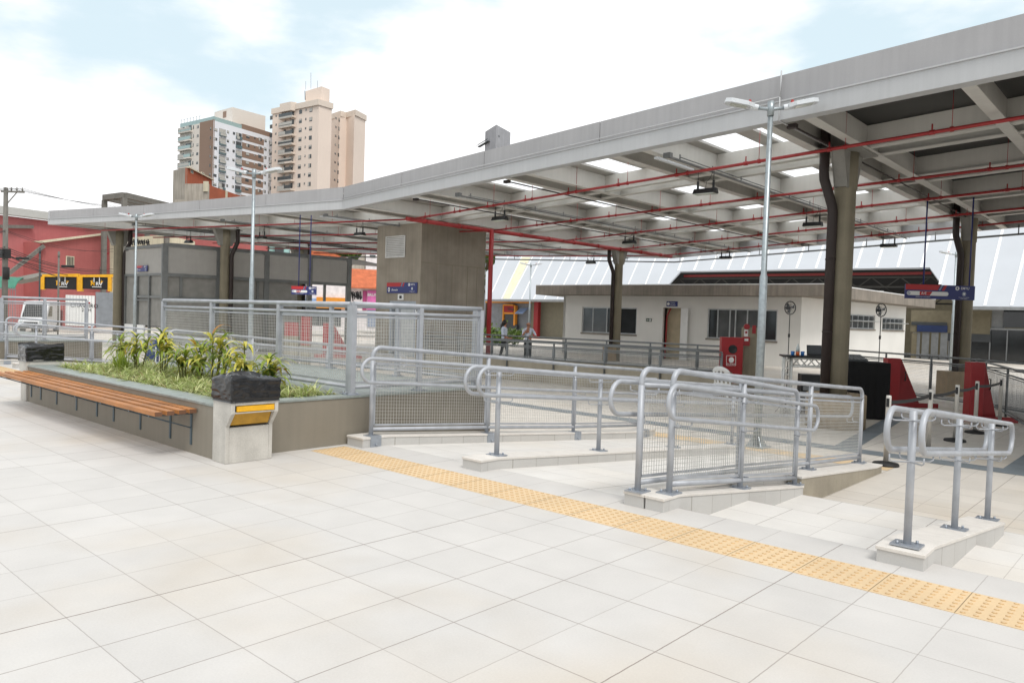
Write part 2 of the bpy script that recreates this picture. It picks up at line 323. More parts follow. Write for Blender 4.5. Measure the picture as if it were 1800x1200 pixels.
mat('roof_tile', 'b4623f', rough=.85, var=.2, vscale=2, fine=.15, fscale=12); mat('graffiti', '2a2a2c', rough=.8); mat('pink', 'c766a0', rough=.6); mat('magenta', '9c3a6a', rough=.6); mat('teal_wall', '9fc8c4', rough=.8); mat('house_white', 'd9d3d3', rough=.8)
# ================================================================ world, sun
w = bpy.data.worlds.new('World'); scn.world = w; w.use_nodes = True
nt = w.node_tree; N = nt.nodes; L = nt.links; bg = N['Background']
SUN_EL, SUN_AZ = math.radians(57), math.radians(116)      # azimuth clockwise from +Y (towards +X)
sky = N.new('ShaderNodeTexSky'); sky.sky_type = 'NISHITA'; sky.sun_disc = False; sky.sun_elevation = SUN_EL; sky.sun_rotation = SUN_AZ; sky.air_density = 1.; sky.dust_density = 2.; sky.ozone_density = 1.5
tc = N.new('ShaderNodeTexCoord'); mp = N.new('ShaderNodeMapping'); mp.inputs['Scale'].default_value = (1., 1., 2.6); mp.inputs['Location'].default_value = (3.1, 1.7, .4); L.new(tc.outputs['Generated'], mp.inputs['Vector'])
cn = N.new('ShaderNodeTexNoise'); cn.inputs['Scale'].default_value = 1.9; cn.inputs['Detail'].default_value = 9; cn.inputs['Roughness'].default_value = .55; L.new(mp.outputs['Vector'], cn.inputs['Vector'])
cr = N.new('ShaderNodeMapRange'); cr.interpolation_type = 'SMOOTHSTEP'; cr.inputs['From Min'].default_value = .36; cr.inputs['From Max'].default_value = .52; 
acc = cn.outputs['Fac']                                  # two broad openings in the cloud cover
for (px, py, c0, c1, am) in ((430, 75, .974, .998, .107), (1640, 10, .987, .999, .105), (15, 20, .992, .999, .1)):
    dv = ray(px, py).normalized(); dt = N.new('ShaderNodeVectorMath'); dt.operation = 'DOT_PRODUCT'; L.new(tc.outputs['Generated'], dt.inputs[0]); dt.inputs[1].default_value = dv
    rm = N.new('ShaderNodeMapRange'); rm.interpolation_type = 'SMOOTHSTEP'; rm.inputs['From Min'].default_value = c0; rm.inputs['From Max'].default_value = c1; rm.inputs['To Max'].default_value = am; L.new(dt.outputs['Value'], rm.inputs['Value'])
    acc = math_node(nt, 'SUBTRACT', acc, rm.outputs['Result'])
L.new(acc, cr.inputs['Value'])
cn2 = N.new('ShaderNodeTexNoise'); cn2.inputs['Scale'].default_value = 3.2; cn2.inputs['Detail'].default_value = 7; L.new(mp.outputs['Vector'], cn2.inputs['Vector'])
cc = N.new('ShaderNodeMix'); cc.data_type = 'RGBA'; L.new(cn2.outputs['Fac'], cc.inputs['Factor']); cc.inputs['A'].default_value = (9.0, 9.05, 9.25, 1); cc.inputs['B'].default_value = (12, 12, 12, 1)
mxs = N.new('ShaderNodeMix'); mxs.data_type = 'RGBA'; L.new(cr.outputs['Result'], mxs.inputs['Factor'])
skm = N.new('ShaderNodeMix'); skm.data_type = 'RGBA'; skm.inputs['Factor'].default_value = .85; L.new(sky.outputs['Color'], skm.inputs['A']); skm.inputs['B'].default_value = (7.1, 8.5, 9.1, 1)   # thin veil over the blue
L.new(skm.outputs['Result'], mxs.inputs['A']); L.new(cc.outputs['Result'], mxs.inputs['B']); L.new(mxs.outputs['Result'], bg.inputs['Color']); bg.inputs['Strength'].default_value = .11
sd = bpy.data.lights.new('sun', 'SUN'); so = bpy.data.objects.new('sun', sd); COL.objects.link(so); sd.energy = 2.1; sd.angle = math.radians(20); sd.color = (1, .97, .93)
dirv = V((math.sin(SUN_AZ)*math.cos(SUN_EL), math.cos(SUN_AZ)*math.cos(SUN_EL), math.sin(SUN_EL)))
so.rotation_euler = dirv.to_track_quat('Z', 'Y').to_euler(); so.location = (0, 0, 30)
scn.view_settings.view_transform = 'Standard'; scn.view_settings.look = 'None'; scn.view_settings.exposure = .08; scn.view_settings.gamma = 1
scn.cycles.max_bounces = 8; scn.cycles.diffuse_bounces = 5; scn.cycles.transmission_bounces = 4; scn.cycles.use_denoising = True; scn.cycles.sample_clamp_indirect = 6
# ================================================================ ground
YE, YF, YS = 1.815, 2.324, 2.822
RAMP = lambda y: -.5*max(0, min(1, (y-YS)/6.0))
STAIR = lambda y: -.1185*max(0, y-YS)
XR0, XR1 = -2.78, 1.12            # the pair of ramps on the right
XL0, XL1 = -18.9, -10.4           # the ramps at the far end of the planter
struct('plaza_paving', MB().face([(-75, -40, 0), (40, -40, 0), (40, YE, 0), (-75, YE, 0)]), 'plaza_tile')
m = MB(); m.face([(-75, YE, 0), (40, YE, 0), (40, YS, 0), (-75, YS, 0)]); m.face([(-75, YS, 0), (40, YS, 0), (40, YS, -.6), (-75, YS, -.6)])
struct('plaza_edge_paving', m, 'edge_tile')
def tactile(x0, x1):
    m = MB(); m.box(x0, YE+.004, -.02, x1, YF-.004, .004, 0)
    n = int(round((x1-x0)/.5)); p = .5/7
    for i in range(n*7):
        for j in range(7):
            x = x0+(i+.5)*p; y = YE+.006+(j+.5)*(.5/7)
            if x > x1-.01: continue
            i0 = len(m.v)
            for r, z in ((.0175, .0038), (.0125, .011)):
                for k in range(7): t = 2*PI*k/7; m.v.append(V((x+r*math.cos(t), y+r*math.sin(t), z)))
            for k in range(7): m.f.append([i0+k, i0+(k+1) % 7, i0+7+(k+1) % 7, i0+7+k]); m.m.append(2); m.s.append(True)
            m.f.append([i0+7+k for k in range(7)]); m.m.append(0); m.s.append(True)
    for i in range(n+1):                                # cut joints between the slabs
        x = x0+i*.5; m.box(x-.0022, YE+.005, 0, x+.0022, YF-.005, .0052, 1)
    return m
mat('joint_dark', '7a6a52', rough=.9)
struct('tactile_paving', tactile(-3.0, 8.0), ['yellow_tactile', 'joint_dark', 'dome_side_shade'])
struct('tactile_paving', tactile(-22, -10.5), ['yellow_tactile', 'joint_dark', 'dome_side_shade'])
struct('station_floor', MB().face([(-75, 2.0, ZL), (60, 2.0, ZL), (60, 62, ZL), (-75, 62, ZL)]), 'lower_tile')
struct('street', MB().face([(-900, -600, -.62), (900, -600, -.62), (900, 1500, -.62), (-900, 1500, -.62)]), 'asphalt')
m = MB()
for x0, x1 in ((XR0, XR1), (XL0, XL1)): m.face([(x0, YS+.001, -.003), (x1, YS+.001, -.003), (x1, YS+6, ZL+.006), (x0, YS+6, ZL+.006)])
struct('ramp_paving', m, 'step_tile')
m = MB()
for k in range(2):
    y0 = YS+1.505*k; z = -.167*(k+1); m.box(1.36, y0+.002, ZL-.05, 14, y0+1.505, z)
struct('steps', m, 'step_tile')
# guiding strips let into the lower floor
m = MB(); z = ZL+.004
m.face([(-14, 10.7, z), (12, 10.7, z), (12, 11.2, z), (-14, 11.2, z)])
m.face([(.05, 11.2, z), (.45, 11.2, z), (-.35, 17.5, z), (-.75, 17.5, z)]); m.face([(2.75, 11.2, z), (3.2, 11.2, z), (3.2, 27, z), (2.75, 27, z)])
struct('guiding_strip', m, 'grey_tactile')
struct('tactile_paving', MB().face([(-3, 9.35, z), (1.5, 9.35, z), (1.5, 9.85, z), (-3, 9.85, z)]), 'yellow_tactile')
# ================================================================ railings
def arc(c, a0, a1, r, ey, ez, n=7): return [V(c)+V(ey)*(r*math.cos(a0+(a1-a0)*k/n))+V(ez)*(r*math.sin(a0+(a1-a0)*k/n)) for k in range(n+1)]
def plate(mb, x, y, z, s=.09, hx=None, mi=0):
    mb.box(x-s, y-(hx or s), z, x+s, y+(hx or s), z+.012, mi)
    for dx, dy in ((-.055, -.05), (.055, .05)): mb.tube([(x+dx, y+dy, z+.012), (x+dx, y+dy, z+.034)], .011, 6, mi)
def mesh_panel(mb, p, q, z0p, z1p, z0q, z1q, cell=.046, r=.0023):
    """welded wire between two posts: flat bar frame mi 0, wires mi 1"""
    p, q = V(p), V(q); d = q-p; L_ = math.hypot(d.x, d.y); e = V((d.x, d.y, 0))/L_
    P = lambda u, t: V((p.x+e.x*u, p.y+e.y*u, (z0p+(z0q-z0p)*u/L_)*(1-t)+(z1p+(z1q-z1p)*u/L_)*t))
    a, b = .045, L_-.045
    for (u0, t0, u1, t1) in ((a, 0, b, 0), (a, 1, b, 1), (a, 0, a, 1), (b, 0, b, 1)): mb.bar(P(u0, t0), P(u1, t1), .008, .028, 0, up=e if abs(u0-u1) < 1e-6 else (0, 0, 1))
    n = max(2, int(round((b-a)/cell)))
    for k in range(1, n): u = a+(b-a)*k/n; mb.tube([P(u, 0), P(u, 1)], r, 4, 1, caps=False)
    h = z1p-z0p; n = max(2, int(round(h/cell)))
    for k in range(1, n): t = k/n; mb.tube([P(a, t), P(b, t)], r, 4, 1, caps=False)
def railing(name, label, cat, posts, top=1.15, mid=1.0, bot=.085, group=None, met='rail_metal', rstart=False, rend=False, tr=.028, pr=.03, mesh_on=True, plates=True, side=None, wire='wire', square=False):
    """posts: (x, y, z of the foot)"""
    t = thing(name, label, cat, posts[0], group); n = len(posts); R = .13
    P = [V(p) for p in posts]; up = V((0, 0, 1))
    for k, p in enumerate(P):
        m = MB(); h = top-.02
        if (k == 0 and rstart) or (k == n-1 and rend): h = mid
        if square: m.box(p.x-pr, p.y-pr, p.z, p.x+pr, p.y+pr, p.z+h)
        else: m.tube([p, p+up*h], pr, 12)
        po = part('post', m, met, t)
        if plates:
            m = MB()
            if side is None: plate(m, p.x, p.y, p.z)
            else:                                       # plate bolted over the face of the kerb
                m.box(p.x-.05, p.y-.085, p.z, p.x+side, p.y+.085, p.z+.01); m.box(p.x+side, p.y-.085, p.z-.14, p.x+side+.012, p.y+.085, p.z+.01); m.tube([(p.x+side+.012, p.y, p.z-.1), (p.x+side+.035, p.y, p.z-.1)], .014, 8)
            part('base_plate', m, 'plate_metal', po)
    d0 = (P[1]-P[0]).normalized(); d1 = (P[-1]-P[-2]).normalized(); path = []
    if rstart: path += [P[0]+up*(mid-.02)] + arc(P[0]+d0*R+up*(top-R), PI, PI/2, R, d0, up)
    else: path += [P[0]+up*top]
    path += [p+up*top for p in P[1:-1]]
    if rend: path += arc(P[-1]-d1*R+up*(top-R), PI/2, 0, R, d1, up) + [P[-1]+up*(mid-.02)]
    else: path += [P[-1]+up*top]
    part('top_rail', MB().tube(path, tr, 12), met, t)
    part('middle_rail', MB().tube([p+up*mid for p in P], .024, 10), met, t)
    part('bottom_rail', MB().tube([p+up*bot for p in P], .026, 10), met, t)
    if mesh_on:
        for p, q in zip(P[:-1], P[1:]):
            m = MB(); mesh_panel(m, p, q, p.z+bot+.055, p.z+mid-.055, q.z+bot+.055, q.z+mid-.055); part('mesh_panel', m, [met, wire], t)
    return t
def handrail(t, x, xp, y0, z0, y1, z1, ys, gap=.305, r=.0225, met='rail_metal'):
    """double handrail closed into a loop at both ends, on bent rod brackets"""
    R = gap/2; ey = V((0, 1, 0)); ez = V((0, 0, 1)); path = []
    path += arc((x, y0, z0-R), PI/2, 3*PI/2, R, ey, ez, 12); path += arc((x, y1, z1-R), -PI/2, PI/2, R, ey, ez, 12)
    part('handrail', MB().tube(path, r, 12, closed=True), met, t)
    for y in ys:
        zt = z0+(z1-z0)*(y-y0)/(y1-y0)
        for z in (zt, zt-gap):
            xm = x+(xp-x)*.15; m = MB(); m.tube([(x, y-.13, z-.02), (x, y-.13, z-.062), (xm, y-.105, z-.075), (xp, y-.02, z-.075), (xp, y+.02, z-.075), (xm, y+.105, z-.075), (x, y+.13, z-.062), (x, y+.13, z-.02)], .0062, 6); part('bracket', m, met, t)
def kerb(label, x0, x1, prof, group='stone kerb walls under the handrails', y0=2.55, body='stone_clad', cap='stone_cap', zb=-.7):
    """prof: (y, z of the top) down the slope; a capping slab sits on the wall"""
    t = thing('kerb_wall', label, 'kerb', ((x0+x1)/2, y0, 0), group); c = .028
    poly = [(y, z-c) for y, z in prof]; m = MB(); m.ext([(x0, poly[0][0], zb)]+[(x0, y, z) for y, z in poly]+[(x0, poly[-1][0], zb)], (x1-x0, 0, 0)); part('body', m, body, t, bevel=.004)
    m = MB(); o = .008; pr = [(prof[0][0]-o, prof[0][1])]+list(prof[1:-1])+[(prof[-1][0]+o, prof[-1][1])]
    m.ext([(x0-o, y, z) for y, z in pr]+[(x0-o, y, z-c+.0005) for y, z in pr[::-1]], (x1-x0+2*o, 0, 0)); part('coping', m, cap, t, bevel=.004); return t
H = .13
rp = lambda y: H+RAMP(y); st = lambda y: H+STAIR(y)
kerb('stone kerb wall under the mesh ramp railing, beside the planter end', -3.09, -2.76, [(2.42, H), (YS, H), (8.82, rp(8.82)), (9.45, rp(9.45))], y0=2.42)
kerb('narrow stone kerb between the two ramps, under the double handrail', -1.08, -.78, [(2.55, H), (YS, H), (8.82, rp(8.82)), (9.2, rp(9.2))])
kerb('concrete kerb wall between ramp and stairs, longest of the stair kerbs', 1.1, 1.49, [(5.875, rp(5.875)), (8.82, rp(8.82)), (9.1, rp(9.1))], y0=5.875, body='raw_concrete', cap='stone_cap')
kerb('stone kerb wall between ramp and stairs, under two mesh railings', 1.1, 1.31, [(2.55, H), (YS, H), (5.86, rp(5.86))])
kerb('stone clad stair kerb stepping down under the short mesh railing', 1.329, 1.52, [(2.552, H), (YS, H), (5.86, st(5.86))], y0=2.552)
kerb('short stone kerb on the stairs, under the looped handrail with three posts', 3.33, 3.65, [(2.55, H-.01), (YS, H), (5.66, st(5.66))])
G1 = 'grey mesh railings beside the ramps and stairs'
r = railing('ramp_railing', 'grey mesh ramp railing beside the planter end, bolted to the stone kerb', 'railing', [(-2.86, y, rp(y)) for y in (2.62, 4.78, 6.93, 9.12)], group=G1, rstart=True, rend=True, side=.10)
handrail(r, -2.72, -2.86, 2.5, 1.14, 9.3, 1.14-.0833*6.3, (2.68, 4.78, 6.93, 9.1))
r = railing('ramp_railing', 'long grey mesh railing on the ramp side of the stair kerb', 'railing', [(1.2, y, rp(y)) for y in (2.62, 4.72, 6.83, 8.95)], group=G1, rstart=True, rend=True)
handrail(r, 1.08, 1.2, 2.45, 1.16, 8.75, 1.16-.0833*6.0, (2.75, 4.72, 6.83, 8.8))
r = railing('stair_railing', 'short grey mesh railing stepping down along the stairs, handrail looped at both ends', 'railing', [(1.435, y, st(y)) for y in (2.79, 4.28, 5.79)], group=G1, rstart=True, rend=True)
handrail(r, 1.54, 1.435, 2.69, 1.15, 6.04, .745, (2.85, 4.28, 5.75))
def double_handrail(name, label, x, ys, zf, y0, z0, y1, z1, ptop, off=.1, pr=.03, group=None):
    t = thing(name, label, 'handrail', (x, ys[0], zf(ys[0])), group)
    for y in ys:
        z = zf(y); po = part('post', MB().tube([(x, y, z), (x, y, z+ptop)], pr, 12), 'rail_metal', t); m = MB(); plate(m, x, y, z, .1, .08); part('base_plate', m, 'plate_metal', po)
    for s in (-1, 1): handrail(t, x+s*off, x, y0, z0, y1, z1, ys)
    return t
double_handrail('double_handrail', 'grey double handrail without mesh on the kerb between the two ramps', -.93, (2.95, 4.97, 6.95, 8.95), rp, 2.66, 1.144, 9.1, 1.144-.0833*6.2, .965)
double_handrail('double_handrail', 'grey double handrail on three posts in the middle of the stairs', 3.5, (2.69, 4.19, 5.65), st, 2.62, 1.14, 5.92, .775, 1.0, off=.115, pr=.0275)
# the second set of ramps past the far end of the planter
kerb('stone kerb wall beside the far planter, under its ramp railing', -19.15, -18.85, [(2.45, H), (YS, H), (8.82, rp(8.82)), (9.3, rp(9.3))], y0=2.45)
kerb('narrow stone kerb under the double handrail of the far ramps', -17.75, -17.45, [(2.45, H), (YS, H), (8.82, rp(8.82)), (9.3, rp(9.3))], y0=2.45)
kerb('low stone kerb behind the litter bin at the far end of the bench', -10.4, -10.1, [(2.75, H), (YS, H), (8.82, rp(8.82)), (9.3, rp(9.3))], y0=2.75)
r = railing('ramp_railing', 'grey mesh ramp railing beside the far planter', 'railing', [(-19.0, y, rp(y)) for y in (2.62, 4.78, 6.93, 9.12)], group=G1, rstart=True, rend=True, side=.14)
handrail(r, -18.86, -19.0, 2.5, 1.14, 9.3, 1.14-.0833*6.3, (2.68, 4.78, 6.93, 9.1))
double_handrail('double_handrail', 'grey double handrail of the far ramps, behind the far litter bin', -17.6, (2.95, 4.97, 6.95, 8.95), rp, 2.62, 1.144, 9.1, 1.144-.0833*6.2, .965)
r = railing('ramp_railing', 'grey mesh ramp railing seen through the planter fence', 'railing', [(-10.2, y, rp(y)) for y in (3.2, 5.0, 6.93, 9.12)], group=G1, rstart=True, rend=True)
handrail(r, -10.32, -10.2, 3.0, 1.12, 9.3, 1.12-.0833*6.0, (3.25, 5.0, 6.93, 9.1))
# ================================================================ planters
PX0, PX1, PY0, PY1, PH = -9.92, -3.14, .66, 5.15, .63
def planter(label, x0, x1):
    t = thing('planter', label, 'planter', ((x0+x1)/2, PY0, 0)); h = PH-.03
    m = MB(); w = .18
    m.box(x0, PY0, -.02, x1, PY0+w, h); m.box(x0, PY1-w, -.55, x1, PY1, h); m.box(x0, PY0+w, -.02, x0+w, YS-.01, h); m.box(x1-w, PY0+w, -.02, x1, YS-.01, h); m.box(x0, YS-.01, -.55, x0+w, PY1-w, h); m.box(x1-w, YS-.01, -.55, x1, PY1-w, h)
    part('wall', m, 'planter_paint', t, bevel=.006)
    m = MB(); a = .012; b = .31
    m.box(x0-a, PY0-a, h, x1+a, PY0+b, PH); m.box(x0-a, PY0+b, h, x0+.22, 2.42, PH); m.box(x1-.22, PY0+b, h, x1+a, 2.42, PH); m.box(x0-a, 2.42, h, x1+a, PY1+a, PH)
    part('coping', m, 'granite', t, bevel=.004)
    m = MB(); n = 40
    gz = lambda x, y: .555+.05*math.sin(x*2.1+y*3)*math.sin(x*.7+1)+.02*math.sin(x*9+y*7)
    xs = [x0+.19+(x1-x0-.38)*i/n for i in range(n+1)]; ys = [PY0+.17+(2.42-PY0-.17)*j/8 for j in range(9)]
    for i in range(n):
        for j in range(8): m.face([(x, y, gz(x, y)) for x, y in ((xs[i], ys[j]), (xs[i+1], ys[j]), (xs[i+1], ys[j+1]), (xs[i], ys[j+1]))], 0, True)
    part('soil', m, 'soil', t, recalc=False); return t
planter('long taupe planter with a granite edge, behind the wooden bench', PX0, PX1)
planter('taupe planter at the far left edge, carrying a mesh fence', -27, -19.22)
G2 = 'mesh fences standing on the planters'
zc = PH
railing('mesh_fence', 'grey mesh fence on the planter behind the tall yellow-green plants', 'fence', [(-3.33, 2.6, zc), (-5.1, 2.6, zc), (-7.2, 2.6, zc), (-9.08, 2.6, zc)], top=1.195, mid=1.08, bot=.1, group=G2, square=True, tr=.032, pr=.034)
railing('mesh_fence', 'grey mesh fence on the planter end, in front of the concrete lift tower', 'fence', [(-3.12-.1, 2.56, zc), (-3.22, 3.72, zc), (-3.22, 4.95, zc)], top=1.2, mid=1.085, bot=.1, group=G2, square=True, tr=.032, pr=.034)
railing('mesh_fence', 'grey mesh fence on the back edge of the planter, seen through the nearer fence', 'fence', [(-3.4, 5.02, zc), (-5.3, 5.02, zc), (-7.3, 5.02, zc), (-9.1, 5.02, zc)], top=1.195, mid=1.08, bot=.1, group=G2, square=True, tr=.032, pr=.034)
railing('mesh_fence', 'grey mesh fence running back along the end of the far left planter', 'fence', [(-19.36, 2.6, zc), (-19.36, 3.65, zc), (-19.36, 4.75, zc)], top=1.195, mid=1.08, bot=.1, group=G2, square=True, tr=.032, pr=.034)
railing('mesh_fence', 'grey mesh fence across the far left planter, cut by the left picture edge', 'fence', [(-19.6, 2.5, zc), (-21.6, 2.5, zc), (-23.6, 2.5, zc), (-25.6, 2.5, zc)], top=1.195, mid=1.08, bot=.1, group=G2, square=True, tr=.032, pr=.034)
# ================================================================ bench, bins
t = thing('bench', 'long bench of four orange-brown wooden planks fixed to the planter wall', 'bench', (-6.65, PY0, 0)); bx0, bx1 = -9.78, -3.52
for k, yy in enumerate((.14, .285, .43, .56)):
    m = MB(); m.box(bx0-.02*k, yy, .49, (bx0+bx1)/2+.05, yy+.086, .54); m.box((bx0+bx1)/2+.056, yy, .49, bx1-.02*k, yy+.086, .54); pk = part('plank', m, 'wood', t, bevel=.004)
    m = MB(); m.box(bx1-.02*k, yy+.002, .492, bx1-.02*k+.0025, yy+.084, .538); part('plank_end', m, 'wood_end', pk)
for x in (-3.73, -4.29, -5.18, -6.08, -6.7, -7.53, -8.42, -9.2, -9.7):
    m = MB(); m.box(x-.02, .648, .1, x+.02, .66, .485); m.box(x-.018, .16, .462, x+.018, .65, .489); m.bar((x, .2, .46), (x, .645, .3), .014, .014); part('bracket', m, 'bracket_steel', t)
def litter_bin(label, x0, flip):
    """cast concrete bin with a hopper flap on its end face; x0 = back plane, flip = flap towards -X"""
    s = -1 if flip else 1; y0, y1 = .63, 1.2; X = lambda d: x0+s*d
    t = thing('litter_bin', label, 'litter bin', (X(.15), (y0+y1)/2, 0))
    m = MB(); ti = .045; fr = [(0, 0), (.3, 0), (.28, .4), (.30, .40), (.42, .565), (.42, .72), (0, .72)]     # cheek outline (depth, z)
    ch = [(0, 0), (.3, 0), (.3, .41), (.42, .565), (.42, .72), (0, .72)]
    for ya, yb in ((y0, y0+ti), (y1-ti, y1)): m.ext([(X(d), ya, z) for d, z in ch], (0, yb-ya, 0))
    m.ext([(X(d), y0+ti, z) for d, z in [(0, 0), (.3-.001, 0), (.3-.001, .40), (0, .40)]], (0, y1-y0-2*ti, 0))
    m.ext([(X(d), y0+ti, z) for d, z in [(.30, .655), (.42-.001, .655), (.42-.001, .72-.001), (.30, .72-.001)]], (0, y1-y0-2*ti, 0))
    m.ext([(X(d), y0+ti, z) for d, z in [(.36, .565), (.419, .565), (.419, .582), (.36, .582)]], (0, y1-y0-2*ti, 0))
    m.ext([(X(d), y0+ti, z) for d, z in [(0, .4), (.04, .4), (.04, .719), (0, .719)]], (0, y1-y0-2*ti, 0))
    part('body', m, 'cast_concrete', t, bevel=.006)
    m = MB(); m.ext([(X(d), y0+ti+.02, z) for d, z in [(.40, .588), (.424, .588), (.424, .648), (.40, .648)]], (0, y1-y0-2*ti-.03, 0), 0)
    m.ext([(X(d), y0+ti+.01, z) for d, z in [(.275, .43), (.29, .425), (.36, .56), (.345, .565)]], (0, y1-y0-2*ti-.02, 0), 1); part('flap', m, ['yellow_paint', 'yellow_dull'], t)
    # plastic sack pulled over the rim: taut creased sides, rumpled sagging top
    from mathutils import noise
    m = MB(); rnd = random.Random(5 if flip else 3); nx, ny = 34, 46; a, b = -.012, .432; ya, yb = y0-.012, y1+.012; per = []
    for i in range(nx): per.append((a+(b-a)*i/nx, ya, 0, -1))
    for i in range(ny): per.append((b, ya+(yb-ya)*i/ny, 1, 0))
    for i in range(nx): per.append((b-(b-a)*i/nx, yb, 0, 1))
    for i in range(ny): per.append((a, yb-(yb-ya)*i/ny, -1, 0))
    n = len(per); R_ = 26; cx, cy = (a+b)/2, (ya+yb)/2; so_ = 7.3 if flip else 2.1
    def crease(s_, z_):                                   # sharp diagonal pull lines
        v_ = 0
        for kx, kz, am in ((4, 14, .0035), (-6, 20, .003), (3, 34, .0022), (9, 10, .002)):
            q = noise.noise((s_*kx*.35+so_, z_*kz*.35+kx, so_)); v_ += am*(1-abs(q)*3.2)
        return v_
    for k in range(R_+1):
        z = .688+(.968-.688)*k/R_
        for i, (px, py, ex_, ey_) in enumerate(per):
            s_ = px*3+py*3*(1 if ex_ >= 0 else -1); fade = min(1, k/4); top_ = max(0, (k-R_+5)/5)
            d_ = crease(s_, z*3)*fade-.02*top_**2-(.012 if 1 <= k <= 2 else 0)
            zz = z+top_*(.022*noise.noise((px*7, py*7, so_))+.03*math.sin(px*5+py*6+so_))
            m.v.append(V((X(px+ex_*d_), py+ey_*d_, zz)))
    for k in range(R_):
        for i in range(n): p = k*n; q = p+n; m.f.append([p+i, p+(i+1) % n, q+(i+1) % n, q+i]); m.m.append(0); m.s.append(True)
    prev = R_*n
    for g in range(1, 13):
        sc = 1-g/13; j0 = len(m.v)
        for i, (px, py, ex_, ey_) in enumerate(per):
            qx, qy = cx+(px-cx)*sc, cy+(py-cy)*sc; h_ = 0
            for f_, am in ((6, .045), (11, .03), (21, .008)): h_ += am*(.5-abs(noise.noise((qx*f_+so_, qy*f_*.8, so_)))*1.6)
            m.v.append(V((X(qx), qy, .965+h_*min(1, g/3)-.035*min(1, g/6)+.03*math.sin(px*5+py*6+so_)*sc)))
        for i in range(n): m.f.append([prev+i, prev+(i+1) % n, j0+(i+1) % n, j0+i]); m.m.append(0); m.s.append(True)
        prev = j0
    m.f.append([prev+i for i in range(n)]); m.m.append(0); m.s.append(True)
    part('sack', m, 'bag', t)
    return t
litter_bin('concrete litter bin with yellow flap and black sack, nearest to the camera', -3.15, False)
litter_bin('concrete litter bin with a black sack, at the far end of the bench', -9.9, True)
# ================================================================ planting
def blade(m, o, az, ln, lift, droop, wd, mi, seg=4):
    """a strap leaf that rises and arches over"""
    d = V((math.cos(az), math.sin(az), 0)); sd = V((-d.y, d.x, 0)); pts = []; ang = lift; p = V(o); st_ = ln/seg
    for k in range(seg+1):
        pts.append(p.copy()); p = p + (d*math.cos(ang)+V((0, 0, 1))*math.sin(ang))*st_; ang -= droop/seg
    i0 = len(m.v)
    for k, q in enumerate(pts):
        w_ = wd*(.55+.9*k/seg if k < seg*.5 else (1-k/seg)*2*.98+.02)
        m.v += [q-sd*w_/2, q+sd*w_/2]
    for k in range(seg): a = i0+2*k; m.f.append([a, a+1, a+3, a+2]); m.m.append(mi); m.s.append(True)
m = MB(); rnd = random.Random(11)
cl = []
while len(cl) < 290:
    x, y = rnd.uniform(-9.6, -3.4), rnd.uniform(.98, 2.5)
    if all((x-a)**2+(y-b)**2 > .014 for a, b in cl): cl.append((x, y))
for x, y in cl:
    s = rnd.uniform(.75, 1.25); nb = rnd.randint(26, 44); pale = rnd.random()
    for k in range(nb):
        mi = 1 if rnd.random() < .2+.3*pale else (2 if rnd.random() < .16 else 0)
        blade(m, (x+rnd.uniform(-.03, .03), y+rnd.uniform(-.03, .03), .57), rnd.uniform(0, 2*PI), s*rnd.uniform(.17, .34), rnd.uniform(.4, 1.3), rnd.uniform(1.2, 2.6), rnd.uniform(.011, .018), mi, 5)
struct('ground_cover', m, ['cover_green', 'cover_pale', 'cover_dry'], kind='stuff', recalc=False, label='low variegated grassy ground cover filling the planter')
def tall_plant(label, px, py, Y, seed, yellow, n_tiers=4):
    r_ = random.Random(seed); top = aty(px, py, Y); x = top.x; h = top.z-.56
    t = thing('tall_plant', label, 'plant', (x, Y, .56), 'tall yellow-green plants in the planter'); m = MB(); lf = MB()
    for s in range(n_tiers):
        hh = h*(.93 if s == 0 else r_.uniform(.45, .82)); ox, oy = (0, 0) if s == 0 else (r_.uniform(-.24, .24), r_.uniform(-.16, .16))
        bx, by = x+ox*.4, Y+oy*.4; tx, ty = x+ox, Y+oy
        m.tube([(bx, by, .54), ((bx+tx)/2+.015, (by+ty)/2, .56+hh*.5), (tx, ty, .56+hh*.93)], [.013, .011, .007], 6)
        for g in range(19):
            f = r_.random()**.6; q_ = .42+.53*f; z = .56+hh*q_; fx = bx+(tx-bx)*q_; fy = by+(ty-by)*q_
            mi = (1 if r_.random() < yellow else (2 if r_.random() < .16 else 0)); mi = 3 if r_.random() < .02 else mi
            blade(lf, (fx, fy, z), r_.uniform(0, 2*PI), r_.uniform(.34, .52)*(1.05-.25*f), r_.uniform(.15, .95)+.2*f, r_.uniform(1.3, 2.3), r_.uniform(.04, .062), mi, 6)
    part('stem', m, 'stem', t); part('foliage', lf, ['leaf_green', 'leaf_yellow', 'leaf_dark', 'leaf_brown'], t, recalc=False)
tall_plant('tall yellow-green plant with drooping leaves, second from the far end of the planter', 240, 578, 1.8, 1, .4)
tall_plant('tall yellow leaved plant in front of the end post of the mesh fence', 286, 576, 1.9, 2, .55)
tall_plant('bushy yellow-green plant with browned leaf tips, lowest in the middle of the bed', 326, 604, 1.75, 3, .3)
tall_plant('tallest yellow-green plant, upright in front of the middle fence panel', 374, 572, 1.95, 4, .35, 4)
tall_plant('yellow-green plant with long pale drooping leaves behind the near litter bin', 430, 595, 1.9, 5, .5)
tall_plant('bushy low green plant beside the black sack, nearest to the end of the planter', 474, 622, 1.95, 6, .25)
tall_plant('dark green bushy plant rising behind the sedge at the far end of the bed', 212, 588, 2.1, 7, .15)
tall_plant('slender green plant between two taller yellow ones, close to the mesh fence', 346, 596, 2.2, 8, .25)
m = MB(); r_ = random.Random(4); b = aty(214, 648, 1.55)
